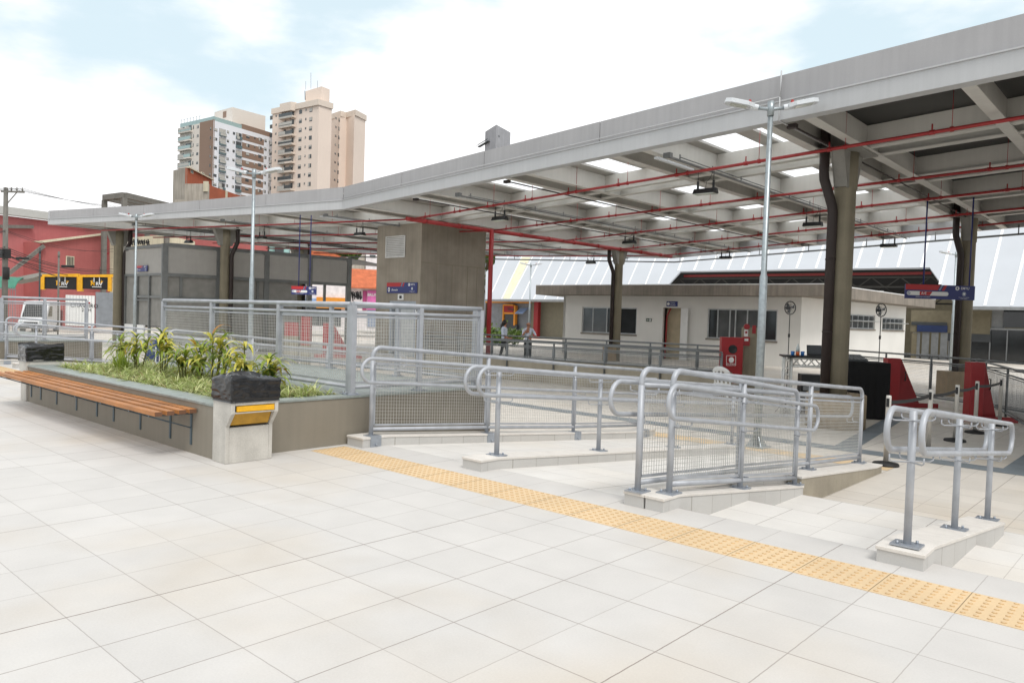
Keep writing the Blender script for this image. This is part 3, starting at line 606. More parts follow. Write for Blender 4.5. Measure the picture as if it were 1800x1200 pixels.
for k in range(150): blade(m, (b.x+r_.uniform(-.08, .08), 1.55+r_.uniform(-.08, .08), .56), r_.uniform(0, 2*PI), r_.uniform(.25, .55), r_.uniform(1.05, 1.55), r_.uniform(.2, 1.2), r_.uniform(.008, .014), 0 if r_.random() < .7 else 1, 4)
solo('sedge_clump', m, ['leaf_green', 'cover_green'], 'upright green sedge clump with thin blades, at the far end of the planter', 'plant', loc=(b.x, 1.55, .56), recalc=False)
# ================================================================ canopy
ZB, ZW, ZD = 5.6, 6.12, 6.17                     # flange underside, web top, deck underside
XK = -19.3; XE = 26.0
def fy(x):                                        # front edge in plan
    if x >= XK: return 13.62-.165*(x-XK)
    if x >= -30.9: return 13.62+(x-XK)*(13.62-10.93)/(XK+30.9)
    return 10.93+(x+30.9)*(10.93-9.12)/(-30.9+37.86)
def by(x):                                        # rear edge
    return 37.3-.402*(x+18.7)-.0028*(x+18.7)**2*0 if x >= XK+.3 else 37.3+.60*(x+18.7)
def jy(x, f): return fy(x)+(by(x)-fy(x))*f
can = thing('canopy', 'large grey flat canopy on round columns over the station', 'canopy', (-8, 20, ZB))
XL = -37.86
pts = [XL, -30.9, XK, -14, -9, -4, 1, 9.5, XE]
top = {XL: 6.29, -30.9: 6.26, XK: 6.45}
ztop = lambda x: top.get(x, 6.45)
def strip(mb, z0, z1, off, th, xs=pts, f=fy):
    """a band of fascia following the edge"""
    for a, b in zip(xs[:-1], xs[1:]):
        pa, pb = V((a, f(a), 0)), V((b, f(b), 0)); e = (pb-pa).normalized(); n = V((-e.y, e.x, 0)); n = n if f is fy else -n
        za0, zb0 = z0(a), z0(b); za1, zb1 = z1(a), z1(b); pa = pa+n*off; pb = pb+n*off
        mb.ext([(pa.x, pa.y, za0), (pb.x, pb.y, zb0), (pb.x, pb.y, zb1), (pa.x, pa.y, za1)], n*th)
seam = lambda x: ZB+(ztop(x)-ZB)*.43
m = MB(); strip(m, lambda x: ZB, lambda x: seam(x)-.004, 0, .016); strip(m, lambda x: ZB-.002, lambda x: ZB+.02, .017, .24); strip(m, lambda x: seam(x)-.03, lambda x: seam(x)-.003, -.03, .028); part('edge_beam', m, 'canopy_white', can)
pan = [XL, -34.4, -30.9, -27.2, -23.3, XK, -15.0, -10.4, -5.8, -1.05, 3.6, 8.2, 12.8, 17.4, 22, XE]
for a, b in zip(pan[:-1], pan[1:]):
    m = MB(); zt = lambda x: 6.45 if x >= XK else 6.27+(6.45-6.27)*max(0, (x+30.9)/(XK+30.9)) if x > -30.9 else 6.28
    pa, pb = V((a+.012, fy(a), 0)), V((b-.012, fy(b), 0)); e = (pb-pa).normalized(); n = V((-e.y, e.x, 0)); pa += n*.03; pb += n*.03
    m.ext([(pa.x, pa.y, seam(a) if a in top else ZB+(zt(a)-ZB)*.43), (pb.x, pb.y, ZB+(zt(b)-ZB)*.43), (pb.x, pb.y, zt(b)), (pa.x, pa.y, zt(a))], n*.12); part('fascia_panel', m, 'canopy_panel', can)
m = MB(); strip(m, lambda x: ZB, lambda x: 6.4, 0, .12, f=by, xs=[XL, XK+.3, XE]); part('edge_beam', m, 'canopy_white', can)
m = MB(); m.ext([(XL, fy(XL)+.01, ZB), (XL, by(XL), ZB), (XL, by(XL), 6.25), (XL, fy(XL)+.01, 6.25)], (.12, 0, 0)); part('edge_beam', m, 'canopy_white', can)
# white conduit along the seam
m = MB(); path = [V((x, fy(x)-.045, (ZB+.055+.43*.85))) for x in (XK, -14, -9, -4, -1.02)]; m.tube(path, .014, 6)
m.tube([(-1.02, fy(-1.02)-.045, ZB+.42), (-1.02, fy(-1.02)-.02, ZB+.92)], .014, 6); m.tube([(-1.02, fy(-1.02)-.045, ZB+.42), (-1.02, fy(-1.02)-.045, ZB-.02), (-1.02, fy(-1.02)+2.6, ZB-.02)], .014, 6)
part('conduit', m, 'canopy_white', can)
pairs = [(-36.9, -36.1), (-32.9, -32.1), (-28.4, -27.6), (-23.8, -23.0), (-19.15, -18.25), (-14.35, -13.5), (-9.55, -8.65), (-5.42, -4.5), (-1.42, -.52), (2.15, 3.05), (5.9, 6.8), (10.2, 11.1), (14.6, 15.5), (19, 19.9)]
def ibeam(mb, p, q, fl=.22, z0=ZB, z1=ZW, mi=0):
    p, q = V(p), V(q); mb.bar(p+V((0, 0, z0+.013)), q+V((0, 0, z0+.013)), fl, .026, mi); mb.bar(p+V((0, 0, (z0+z1)/2+.014)), q+V((0, 0, (z0+z1)/2+.014)), .02, z1-z0-.03, mi)
for xa, xb in pairs:
    m = MB()
    for x in (xa, xb): ibeam(m, (x, fy(x)+.26, 0), (x, by(x)-.13, 0))
    part('beam', m, 'canopy_beam', can)
edges = [XL+.14]+[x for p in pairs for x in p]+[XE]
for k in range(1, 5):
    for i in range(0, len(edges)-1, 1):
        a, b = edges[i]+.015, edges[i+1]-.015
        m = MB()
        for s in (-.42, .42): ibeam(m, (a, jy(a, k/5)+s, 0), (b, jy(b, k/5)+s, 0), z0=ZB+.03)
        part('joist', m, 'canopy_beam', can)
# roof deck with translucent bands
def deckband(mb, a, b, z, th):
    n = 1
    mb.ext([(a, fy(a)+.14, z), (b, fy(b)+.14, z), (b, by(b)-.14, z), (a, by(a)-.14, z)], (0, 0, th))
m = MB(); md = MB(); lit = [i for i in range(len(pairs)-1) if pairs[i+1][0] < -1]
md_ = []
for i in range(len(pairs)-1):
    a, b = pairs[i][1], pairs[i+1][0]
    if i in lit:
        c = (a+b)/2; w = 1.08; bands = [(c-.22-w, c-.22), (c+.22, c+.22+w)]
        xs = [a-.45]+[x for q in bands for x in q]+[b+.45]
        for q in ((xs[0], xs[1]), (xs[2], xs[3]), (xs[4], xs[5])): deckband(m, q[0], q[1], ZD, .06)
        for q in bands:
            sk = MB(); deckband(sk, q[0]-.05, q[1]+.05, ZD+.062, .008); part('skylight', sk, 'skylight', can)
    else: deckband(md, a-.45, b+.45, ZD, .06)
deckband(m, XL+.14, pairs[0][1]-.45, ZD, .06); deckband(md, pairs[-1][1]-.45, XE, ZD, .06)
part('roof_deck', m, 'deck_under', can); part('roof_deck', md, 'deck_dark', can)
# ================================================================ columns
def column(label, x, y, pipe_ang, pedestal='round', pr=.62, ph=.75, r=.225, group='round concrete columns of the canopy'):
    t = thing('column', label, 'column', (x, y, ZL), group)
    m = MB(); m.lathe(x, y, [(r, ZL), (r, 4.75), (r+.02, 4.78), (r+.02, ZB-.03)], 28); part('shaft', m, 'column_concrete', t)
    m = MB()
    for a in (PI/2, 3*PI/2):
        d = V((math.cos(a), math.sin(a), 0)); s = V((-d.y, d.x, 0))
        for o in (-.13, .13):
            c = V((x, y, 0))+s*o-s*.012; m.ext([c+d*.15+V((0, 0, 4.78)), c+d*.30+V((0, 0, 4.78)), c+d*.62+V((0, 0, ZB-.035)), c+d*.15+V((0, 0, ZB-.035))], s*.024)
        c = V((x, y, 0)); m.ext([c+d*.285+s*.115+V((0, 0, 4.80)), c+d*.285-s*.115+V((0, 0, 4.80)), c+d*.585-s*.115+V((0, 0, ZB-.036)), c+d*.585+s*.115+V((0, 0, ZB-.036))], d*.018)
    m.box(x-.45, y-.68, ZB-.033, x+.45, y+.68, ZB-.003); part('bracket', m, 'bracket_grey', t)
    d = V((math.cos(pipe_ang), math.sin(pipe_ang), 0)); o = V((x, y, 0)); m = MB()
    m.tube([o+d*.62+V((0, 0, 6.1)), o+d*.62+V((0, 0, 5.1)), o+d*.60+V((0, 0, 4.95)), o+d*.36+V((0, 0, 4.4)), o+d*.33+V((0, 0, 4.25)), o+d*.33+V((0, 0, ZL+.02))], .105, 14)
    for z in (3.2, 1.6): m.lathe((o+d*.33).x, (o+d*.33).y, [(.112, z), (.112, z+.04)], 14)
    part('downpipe', m, 'downpipe', t)
    m = MB()
    if pedestal == 'round': m.lathe(x, y, [(pr, ZL), (pr, ZL+ph-.02), (pr-.02, ZL+ph), (r+.01, ZL+ph)], 40); part('pedestal', m, 'pedestal', t)
    elif pedestal == 'box':
        e = V((.74, .67, 0)); c = o-e*.35; m.obox(c+V((0, 0, ZL)), e*.34, V((-e.y, e.x, 0))*.34, (0, 0, ph)); part('pedestal', m, 'pedestal', t, bevel=.01)
    return t
PL = math.radians(243)
column('largest round concrete column with a dark downpipe, right of the near lamp post', -.92, 14.0, PL, 'round', .63)
column('dark column at the right, behind the blue hanging platform sign', -.95, 26.3, PL, 'box', ph=.85)
column('slim column in front of the white building, left of its door', -18.6, 31.2, PL, 'box', ph=.85)
column('concrete column in front of the grey panel booth', -30.9, 14.9, math.radians(42), 'round', .6)
column('concrete column at the left end of the grey panel booth', -37.1, 12.2, math.radians(42), 'none')
column('farthest column, only its splayed bracket showing above the booth', -36.5, 22.6, math.radians(42), 'none')
# ================================================================ fire pipes, cable trays, luminaires
ZP = 5.42
t = thing('sprinkler_piping', 'red fire sprinkler pipes hanging under the canopy', 'pipes', (-10, 20, ZP)); ma, mb_ = V((-18.06, 15.9, ZP)), V((-17.25, 34.4, ZP)); dm = mb_-ma
m = MB(); m.tube([ma-dm.normalized()*.15, mb_], .085, 12)
for k in range(10): p = ma+dm*(.04+.1*k); m.tube([p-dm.normalized()*.08, p+dm.normalized()*.08], .1, 12)
part('main_pipe', m, 'red_pipe', t)
prs = [(15.95, (2.645, 12.09)), (20.3, (2.01, 16.52)), (25.0, (1.56, 19.67)), (29.6, (1.03, 23.36)), (33.6, (.58, 26.5))]
for ym, (xr, yr) in prs:
    f = (ym-ma.y)/dm.y; p = ma+dm*f; e = (V((xr, yr, ZP))-p).normalized(); q = p+e*((9.3-p.x)/e.x); m = MB(); m.tube([p, q], .036, 8); L_ = (q-p).length
    k = 1.1
    while k < L_:
        c = p+e*k; m.tube([c+V((0, 0, .03)), c+V((0, 0, .16))], .016, 6); m.tube([c-e*.05, c+e*.05], .048, 8); m.tube([c+e*.35, c+e*.35+V((0, 0, .72))], .007, 4); m.tube([c+e*.35-e*.03, c+e*.35+e*.03], .05, 8); k += 2.05
    part('branch_pipe', m, 'red_pipe', t)
    f2 = {15.95: .1, 20.3: .3, 25.0: .5, 29.6: .7, 33.6: .9}[ym]; m = MB(); pth = [p]+[V((x, jy(x, f2)+(.0 if x > -22 else -.2), ZP)) for x in (-24, -37.4)]; m.tube(pth, .034, 8)
    for x in range(-36, -20, 2): c = V((x, jy(x, f2)-.2, ZP)); m.tube([c, c+V((0, 0, .7))], .007, 4)
    part('branch_pipe', m, 'red_pipe', t)
rz = V((-17.72, 20.2, 0)); m = MB(); m.tube([(rz.x, rz.y, ZL), (rz.x, rz.y, ZP)], .1, 12); part('riser_pipe', m, 'red_pipe', t)
m = MB(); pth = [V((x, by(x)-.35, 5.32)) for x in (-37, -18.5, 9.3)]; m.tube(pth, .04, 8)
for x in range(-36, 9, 3): c = V((x, by(x)-.35, 5.32)); m.tube([c, c+V((0, 0, .35))], .02, 6)
solo('conduit', m, 'pipe_grey', 'dark grey conduit running along the rear edge of the canopy', 'conduit')
TR = [-32.6, -26.7, -20.9, -12.5, -4.15, 3.3]
fx = [(-4.12, 13.6), (-4.2, 20.82), (-4.04, 28.2), (-12.3, 14.93), (-12.6, 23.1), (-12.3, 31.1), (-20.8, 31.6), (-21.0, 15.7), (-26.7, 14.5), (-32.5, 13.8), (3.3, 20.2)]
wh = ['over the far left of the booth', 'left of the middle lamp post', 'over the concrete lift tower', 'right of the concrete lift tower', 'nearest to the camera, right of the near lamp post', 'at the far right']
for x, w_ in zip(TR, wh):
    m = MB(); y0, y1 = fy(x)+.75, by(x)-.5; m.box(x-.03, y0, 5.48, x+.03, y1, 5.52); m.tube([(x+.12, y0+.3, 5.53), (x+.12, y1, 5.53)], .014, 6); m.box(x-.09, y0-.1, 5.47, x+.09, y0+.02, 5.58)
    y = y0+.5
    while y < y1: m.box(x-.012, y-.012, 5.5, x+.012, y+.012, 5.64); y += 1.6
    t = solo('cable_tray', m, 'pipe_grey', 'grey cable tray under the canopy, ' + w_, 'cable tray', group='cable trays under the canopy')
    if x == -4.15 or x == -20.9:
        m = MB(); m.box(x-.33, y0-.1, 5.47, x-.23, y0+1.6, 5.52); solo('tube_light', m, 'lamp_white', 'white tube light beside the tray '+('nearest to the camera' if x > -5 else 'left of the lift tower'), 'light', group='tube lights under the canopy')
for x in (-9.0, -13.9, -.2):
    m = MB(); m.tube([(x-.75, fy(x)+.6, 5.57), (x-.75, by(x)-1, 5.57)], .02, 6); m.box(x-.84, fy(x)+.5, 5.52, x-.66, fy(x)+.62, 5.6); solo('conduit', m, 'downpipe', 'thin brown conduit clipped below the beam '+{-9.0: 'left of the middle bays', -13.9: 'right above the lift tower', -.2: 'beside the largest column'}[x], 'conduit', group='brown conduits')
def luminaire(label, x, y):
    t = thing('luminaire', label, 'lamp', (x, y, 4.93), 'black lamps hanging under the canopy'); m = MB(); L_ = .3
    m.ext([(x-L_, y-.13, 4.9), (x-L_, y+.13, 4.9), (x-L_, y+.06, 5.03), (x-L_, y-.06, 5.03)], (2*L_, 0, 0)); part('housing', m, 'black_paint', t, bevel=.02)
    m = MB(); m.box(x-L_+.03, y-.115, 4.885, x+L_-.03, y+.115, 4.899); part('lens', m, 'lamp_glass', t)
    for s in (-1, 1):
        m = MB(); m.box(x+s*.21-.022, y-.02, 5.02, x+s*.21+.022, y+.02, 5.22); m.tube([(x+s*.21, y, 5.2), (x+s*.21, y, 5.49)], .008, 5); part('hanger', m, 'black_paint', t)
    m = MB(); m.tube([(x, y, 5.03), (x+.02, y, 5.2), (x+.1, y, 5.25), (x+.17, y, 5.4), (x+.14, y, 5.52)], .006, 5); part('cable', m, 'black_paint', t)
    return t
lb = ['nearest black lamp hanging under the canopy, left of the near lamp post', 'black lamp between the near lamp post and the largest column', 'black lamp against the white roof, right of the largest column', 'black lamp just right of the concrete lift tower', 'black lamp above the slim column', 'black lamp against the white roof, left of the near lamp post', 'black lamp against the white roof, left of the slim column', 'black lamp just left of the lift tower', 'black lamp beside the middle lamp post', 'black lamp right above the booth corner', 'black lamp at the far right, in the dark bay']
for (x, y), l in zip(fx, lb): luminaire(l, x, y)
# ================================================================ street lamps
lamps = [(-.86, 9.82, 5.72, 'tall grey lamp post with two heads, nearest and right of centre'), (-15.4, 7.82, 5.73, 'tall grey lamp post standing behind the planter fence'), (-30.4, 10.45, 5.76, 'grey lamp post in front of the booth door'), (-4.35, 40.6, 5.75, 'grey lamp post in the back, left of the dark column with the sign'), (-31.0, 38.2, 5.62, 'grey lamp post far behind, in front of the white roof')]
def street_lamp(label, x, y, h, ang=.62):
    t = thing('street_lamp', label, 'street lamp', (x, y, ZL), 'double headed street lamps'); m = MB(); zt = h
    m.tube([(x, y, ZL), (x, y, 2.6), (x, y, 2.64), (x, y, zt)], [.075, .07, .052, .045], 14); part('pole', m, 'galvanised', t)
    m = MB(); m.box(x-.2, y-.2, ZL, x+.2, y+.2, ZL+.02)
    for k in range(4): a = k*PI/2+PI/4; d = V((math.cos(a), math.sin(a), 0)); m.ext([V((x, y, ZL+.02))+d*.07, V((x, y, ZL+.02))+d*.2, V((x, y, ZL+.2))+d*.07], V((-d.y, d.x, 0))*.012)
    part('base_plate', m, 'galvanised', t)
    d = V((math.cos(ang), math.sin(ang), 0)); s = V((-d.y, d.x, 0)); z = V((0, 0, 1)); o = V((x, y, zt-.12))
    m = MB(); m.tube([o-d*.26+z*.03, o, o+d*.26+z*.03], .03, 8); m.tube([o-z*.12, o+z*.14], .06, 12); part('arm', m, 'galvanised', t)
    for k in (-1, 1):
        e = d*k; tilt = (e+z*.2).normalized(); up_ = (z-e*.2).normalized(); c = o+e*.22+z*.03; m = MB()
        P = lambda u, v, w_: c+tilt*u+s*v+up_*w_
        m.tube([P(0, 0, .0), P(.14, 0, .0)], .055, 10); out = [(.08, -.07), (.2, -.145), (.5, -.145), (.6, -.07), (.6, .07), (.5, .145), (.2, .145), (.08, .07)]
        m.ext([P(u, v, -.03) for u, v in out], up_*.075)
        for j in range(5): m.ext([P(.24+.05*j, -.08, .045), P(.25+.05*j, -.08, .045), P(.25+.05*j, .08, .045), P(.24+.05*j, .08, .045)], up_*.022)
        hd = part('lamp_head', m, 'lamp_white', t, bevel=.012)
        m = MB(); m.ext([P(u, v, -.036) for u, v in ((.2, -.085), (.5, -.085), (.5, .085), (.2, .085))], up_*.005); part('lens', m, 'lamp_glass', hd)
        c2 = P(.17, 0, .045); m = MB(); m.tube([c2, c2+up_*.045], .03, 10); m.tube([c2+up_*.045, c2+up_*.065], .022, 10); part('photocell', m, 'red_cap', hd)
for x, y, h, l in lamps: street_lamp(l, x, y, h)
# ================================================================ lift tower
EX0, EX1, EY0, EY1 = -22.42, -19.42, 17.72, 21.6
t = thing('lift_tower', 'raw concrete lift tower under the canopy with a white louvre', 'lift', ((EX0+EX1)/2, EY0, ZL))
m = MB(); dx0, dx1, dz = -21.95+.9, -19.85, 2.05      # door recess
Pl = lambda x, y: aty(x, y, EY0)
a = Pl(684, 540); b = Pl(731, 540); dz = Pl(705, 529).z; dx0, dx1 = a.x, b.x
m.box(EX0, EY0, ZL, dx0, EY0+.3, ZB-.02); m.box(dx1, EY0, ZL, EX1, EY0+.3, ZB-.02); m.box(dx0, EY0, dz, dx1, EY0+.3, ZB-.02); m.box(EX0, EY0+.3, ZL, EX1, EY1, ZB-.02); part('shaft', m, 'tower_concrete', t)
m = MB()
for z in (1.9, 3.9): m.box(EX1, EY0+.02, z, EX1+.004, EY1, z+.025)
for y in (.9, 1.8, 2.75, 3.35): m.box(EX1, EY0+y, ZL, EX1+.005, EY0+y+.03, 3.9)
part('formwork_line', m, 'column_concrete', t)
m = MB(); x0, x1 = Pl(679, 430).x, Pl(713, 430).x; z0, z1 = Pl(696, 453).z, Pl(696, 415).z
m.box(x0, EY0-.05, z0, x1, EY0-.01, z0+.04); m.box(x0, EY0-.05, z1-.04, x1, EY0-.01, z1); m.box(x0, EY0-.05, z0+.04, x0+.04, EY0-.01, z1-.04); m.box(x1-.04, EY0-.05, z0+.04, x1, EY0-.01, z1-.04)
n = 11
for k in range(n): z = z0+.05+(z1-z0-.1)*k/n; m.ext([(x0+.04, EY0-.05, z), (x0+.04, EY0-.015, z+.06), (x0+.04, EY0-.008, z+.06), (x0+.04, EY0-.043, z-.004)], (x1-x0-.08, 0, 0))
part('louvre', m, 'louvre', t)
m = MB(); w_ = dx1-dx0
m.box(dx0, EY0+.02, ZL, dx0+.14, EY0+.28, dz, 0); m.box(dx1-.14, EY0+.02, ZL, dx1, EY0+.28, dz, 0); m.box(dx0+.14, EY0+.02, dz-.14, dx1-.14, EY0+.28, dz, 0); part('door_frame', m, 'plate_metal', t)
for k in range(2): m = MB(); xa = dx0+.15+(w_-.3)*k/2; m.box(xa, EY0+.2, ZL, xa+(w_-.3)/2-.012, EY0+.25, dz-.15); part('door', m, 'frame_alu', t)
m = MB(); c = Pl(705, 522); m.box(c.x-.19, EY0-.03, c.z-.13, c.x+.19, EY0-.005, c.z+.13, 0); m.box(c.x-.08, EY0-.034, c.z-.07, c.x+.08, EY0-.03, c.z+.06, 1); part('floor_display', m, ['bright_white', 'black_paint'], t)
m = MB(); c = Pl(733, 545); m.box(c.x-.1, EY0-.012, c.z-.12, c.x+.1, EY0-.004, c.z+.12, 0); m.ext([(c.x-.03, EY0-.0145, c.z-.07), (c.x+.05, EY0-.0145, c.z), (c.x-.03, EY0-.0145, c.z+.07)], (0, .002, 0), 1); part('wall_plate', m, ['bright_white', 'black_paint'], t)
# ================================================================ signs
def sign_face(m, o, ex, ey, w_, h, kind):
    """blue board graphics; o lower left corner on the face, materials: 0 blue 1 red 2 white 3 grey"""
    o, ex, ey = V(o), V(ex), V(ey); n = ex.cross(ey)
    P = lambda u, v, k=.004: o+ex*u+ey*v+n*k
    m.face([P(0, h*.62), P(w_*.46, h*.62), P(w_*.50, h), P(0, h)], 1); m.face([P(w_*.475, h*.62), P(w_*.50, h*.62), P(w_*.54, h), P(w_*.515, h)], 3); m.face([P(w_*.52, h*.62), P(w_*.56, h*.62), P(w_*.60, h), P(w_*.56, h)], 1)
    c = (w_*.745, h*.8); r = h*.145; m.face([P(c[0]+r*math.cos(2*PI*k/20), c[1]+r*math.sin(2*PI*k/20)) for k in range(20)], 2); m.face([P(c[0]-r*.12, c[1]-r*.75, .006), P(c[0]+r*.3, c[1], .006), P(c[0]-r*.12, c[1]+r*.75, .006), P(c[0]-r*.4, c[1], .006)], 0)
    m.text('EMTU', P(w_*.795, h*.8), ex, ey, h*.23, 2, bold=.01)
    c = (w_*.845, h*.42); r = h*.15
    m.face([P(c[0]+r*math.cos(a)*(.9 if k % 2 else 1.1), c[1]+r*1.1*math.sin(a)*(.95 if k % 2 else 1.08)) for k, a in enumerate([2*PI*j/16 for j in range(16)])], 3); m.face([P(c[0]-r*.5, c[1]+r*.5, .006), P(c[0]-r*.5, c[1]-r*.1, .006), P(c[0], c[1]-r*.6, .006), P(c[0]+r*.5, c[1]-r*.1, .006), P(c[0]+r*.5, c[1]+r*.5, .006)], 2)
    m.text('GOVERNO DO ESTADO', P(w_*.845, h*.17), ex, ey, h*.07, 2, 'CENTER'); m.text('DE SÃO PAULO', P(w_*.845, h*.09), ex, ey, h*.07, 2, 'CENTER')
    if kind == 'lift':
        c = (w_*.075, h*.33); r = h*.2; m.face([P(c[0]+r*.75*math.cos(2*PI*k/20), c[1]+r*1.1*math.sin(2*PI*k/20)) for k in range(20)], 2); m.face([P(c[0]-r*.3, c[1]-r*.4, .006), P(c[0]+r*.3, c[1]-r*.4, .006), P(c[0]+r*.3, c[1]+r*.4, .006), P(c[0]-r*.3, c[1]+r*.4, .006)], 0)
        m.text('Elevador', P(w_*.165, h*.3), ex, ey, h*.27, 2, shear=.2, bold=.012)
    else:
        r = h*.145; cy = h*.38; x0, x1 = w_*.02+r, w_*.59
        m.face([P(x0+r*math.cos(a), cy+r*math.sin(a)) for a in [PI/2+PI*k/8 for k in range(9)]]+[P(x1+r*math.cos(a), cy+r*math.sin(a)) for a in [-PI/2+PI*k/8 for k in range(9)]], 2)
        m.face([P(x0+r*.75*math.cos(2*PI*k/16), cy+r*.75*math.sin(2*PI*k/16), .006) for k in range(16)], 3); m.face([P(x0-r*.5, cy-r*.3, .008), P(x0-r*.2, cy-r*.5, .008), P(x0+r*.5, cy+r*.3, .008), P(x0+r*.2, cy+r*.5, .008)], 2)
        m.face([P(w_*.205, cy-r*.95, .006), P(w_*.35, cy-r*.95, .006), P(w_*.39, cy+r*.95, .006), P(w_*.205, cy+r*.95, .006)], 1)
        m.text('A-E', P(w_*.225, cy), ex, ey, h*.27, 2, bold=.012, ) if False else m.text('A•E', P(w_*.225, cy, .009), ex, ey, h*.25, 2, bold=.012); m.text('EMBARQUE PLATAFORMAS', P(w_*.15, h*.12), ex, ey, h*.085, 2)
SM = ['sign_blue', 'sign_red', 'sign_white', 'sign_grey']
def board(m, o, ex, ey, w_, h, th=.03): o, ex, ey = V(o), V(ex), V(ey); n = ex.cross(ey); m.ext([o, o+ex*w_, o+ex*w_+ey*h, o+ey*h], -n*th, 0)
p0, p1, p2 = Pl(681, 515), Pl(734, 515), Pl(681, 497); t = thing('lift_sign', 'blue and red sign reading Elevador on the lift tower', 'sign', (p0.x, EY0-.04, p0.z)); m = MB(); board(m, (p0.x, EY0-.04, p0.z), (1, 0, 0), (0, 0, 1), p1.x-p0.x, p2.z-p0.z); part('board', m, 'sign_blue', t)
m = MB(); sign_face(m, (p0.x, EY0-.04, p0.z), (1, 0, 0), (0, 0, 1), p1.x-p0.x, p2.z-p0.z, 'lift'); part('artwork', m, SM, t, recalc=False)
def hanging_sign(label, a, b, h, rods, ztop, far=False):
    """a,b lower corners in the world; rods at fractions along"""
    a, b = V(a), V(b); e = b-a; w_ = V((e.x, e.y, 0)).length; e = V((e.x, e.y, 0)).normalized(); t = thing('hanging_sign', label, 'sign', a); m = MB(); board(m, a, e, (0, 0, 1), w_, h, .05); part('board', m, 'sign_blue', t)
    m = MB(); sign_face(m, a, e, (0, 0, 1), w_, h, 'platform'); part('artwork', m, SM, t, recalc=False); nn = e.cross(V((0, 0, 1)))
    for f in rods: c = a+e*(w_*f)-nn*.025; m = MB(); m.tube([c+V((0, 0, h)), V((c.x, c.y, ztop))], .022, 8); part('rod', m, 'sign_blue', t)
d = 22.0; a = atd(1591, 524, d); b = atd(1713, 527, d-.0); hanging_sign('blue hanging platform sign reading A E and EMTU, at the right', a, b, (1591 and (527-502)*d/FPX), (.26, .92), 5.6)
d = 31.0; a = atd(512, 517, d); b = atd(556, 517, d); hanging_sign('small blue hanging platform sign in front of the booth, left of the lift tower', a, b, 14.5*d/FPX, (.28, .72), 5.6)
# ================================================================ helpers for walls drawn on a real plane
def poly(mb, pl, pts, th, mi=0, back=0.): mb.ext([pl.on(x, y, back) for x, y in pts], pl.n*th, mi); return mb
def rect(mb, pl, x0, y0, x1, y1, th, mi=0, back=0.):
    """upright rectangle from two opposite pixels of its outline, edges level in the world"""
    u0, z0 = pl.uz(x0, y1); u1, z1 = pl.uz(x1, y0); u0b, z0b = pl.uz(x0, y0); u1b, z1b = pl.uz(x1, y1); za, zb = (z0+z1b)/2, (z1+z0b)/2
    mb.ext([pl.at(u, z, back) for u, z in ((u0, za), (u1, za), (u1, zb), (u0, zb))], pl.n*th, mi); return mb
def wallz(mb, pl, u0, u1, z0, z1, th, mi=0, back=0.): mb.ext([pl.at(u0, z0, back), pl.at(u1, z0, back), pl.at(u1, z1, back), pl.at(u0, z1, back)], pl.n*th, mi); return mb
# ================================================================ panel booth
A, B = Plane(217, 39.7, 290, 36.4), Plane(290, 36.4, 616, 42.7); ZT = 4.7
t = thing('panel_booth', 'grey panelled booth with a steel frame under the left canopy', 'booth', B.at(0, ZL))
za, zb_ = A.uz(288, 435)[1], A.uz(288, 479.5)[1]; zm = A.uz(288, 522)[1]; zlow = A.uz(288, 574)[1]
m = MB(); wallz(m, A, .05, A.len-.2, zb_, za, .06, back=.04); part('panel', m, 'booth_panel', t)
m = MB(); wallz(m, A, .05, A.len-.2, zlow, zb_-.12, .06, 0, back=.10); part('panel', m, 'booth_dark', t)
m = MB(); wallz(m, A, .05, A.len*.5, ZL, zlow, .08, 0, back=.02); part('skirting_panel', m, 'bright_white', t)
us = [B.uz(x, 500)[0] for x in (290, 385, 469, 545, 614)]
for k in range(4):
    m = MB(); wallz(m, B, us[k]+.1, us[k+1]-.1, zb_, za, .06, back=.04); part('panel', m, 'booth_panel', t)
    m = MB()
    if k < 2: wallz(m, B, us[k]+.1, us[k+1]-.1, ZL, zb_-.14, .06, back=.10)
    elif k == 2: wallz(m, B, us[k]+.1, us[k]+(us[3]-us[2])*.72, ZL, zb_-.14, .06, back=.10)
    if k < 3: part('panel', m, 'booth_dark', t)
m = MB()
for u in us: wallz(m, B, u-.13, u+.13, ZL, ZT, .2)
wallz(m, B, us[0]+.13, us[-1]-.13, ZT-.14, ZT, .18, back=.01); wallz(m, B, us[0]+.13, us[-1]-.13, zb_-.16, zb_, .18, back=.01); wallz(m, B, us[0]+.13, us[2], zm-.08, zm+.05, .18, back=.03)
for u in (us[0]+.75, us[1]+2.0, us[2]-.75, us[3]+.9): wallz(m, B, u-.06, u+.06, zm, zb_-.16, .12, back=.03)
wallz(m, A, 0, A.len-.14, ZT-.14, ZT, .18, back=.01); wallz(m, A, 0, A.len-.14, zb_-.12, zb_, .1, back=.02); wallz(m, A, 0, .1, ZL, zb_-.12, .1, back=.02)
u1, u2 = A.uz(240, 520)[0], A.uz(261, 520)[0]
for u in (u1, u2): wallz(m, A, u-.05, u+.05, ZL, zb_-.12, .12, back=.0)
wallz(m, A, u1+.05, A.len-.14, zm-.05, zm+.06, .1, back=.01); wallz(m, A, u1+.05, u2-.05, zm-.2, zm-.13, .1, back=.0); part('frame', m, 'booth_frame', t)
m = MB(); m.ext([A.at(0, ZT, .2), A.at(A.len, ZT, .2), B.at(B.len, ZT, .2), B.at(B.len, ZT, 1.0)+V((-3, 6, 0))], (0, 0, .05)); part('roof', m, 'booth_frame', t)
u0, z0 = A.uz(241.5, 477.5); u1, z1 = A.uz(260, 466.5)
t = thing('booth_sign', 'small blue and red sign over the booth door', 'sign', A.at(u0, z0, -.04)); m = MB(); board(m, A.at(u0, z0, -.04), A.e, (0, 0, 1), u1-u0, z1-z0); part('board', m, 'sign_blue', t)
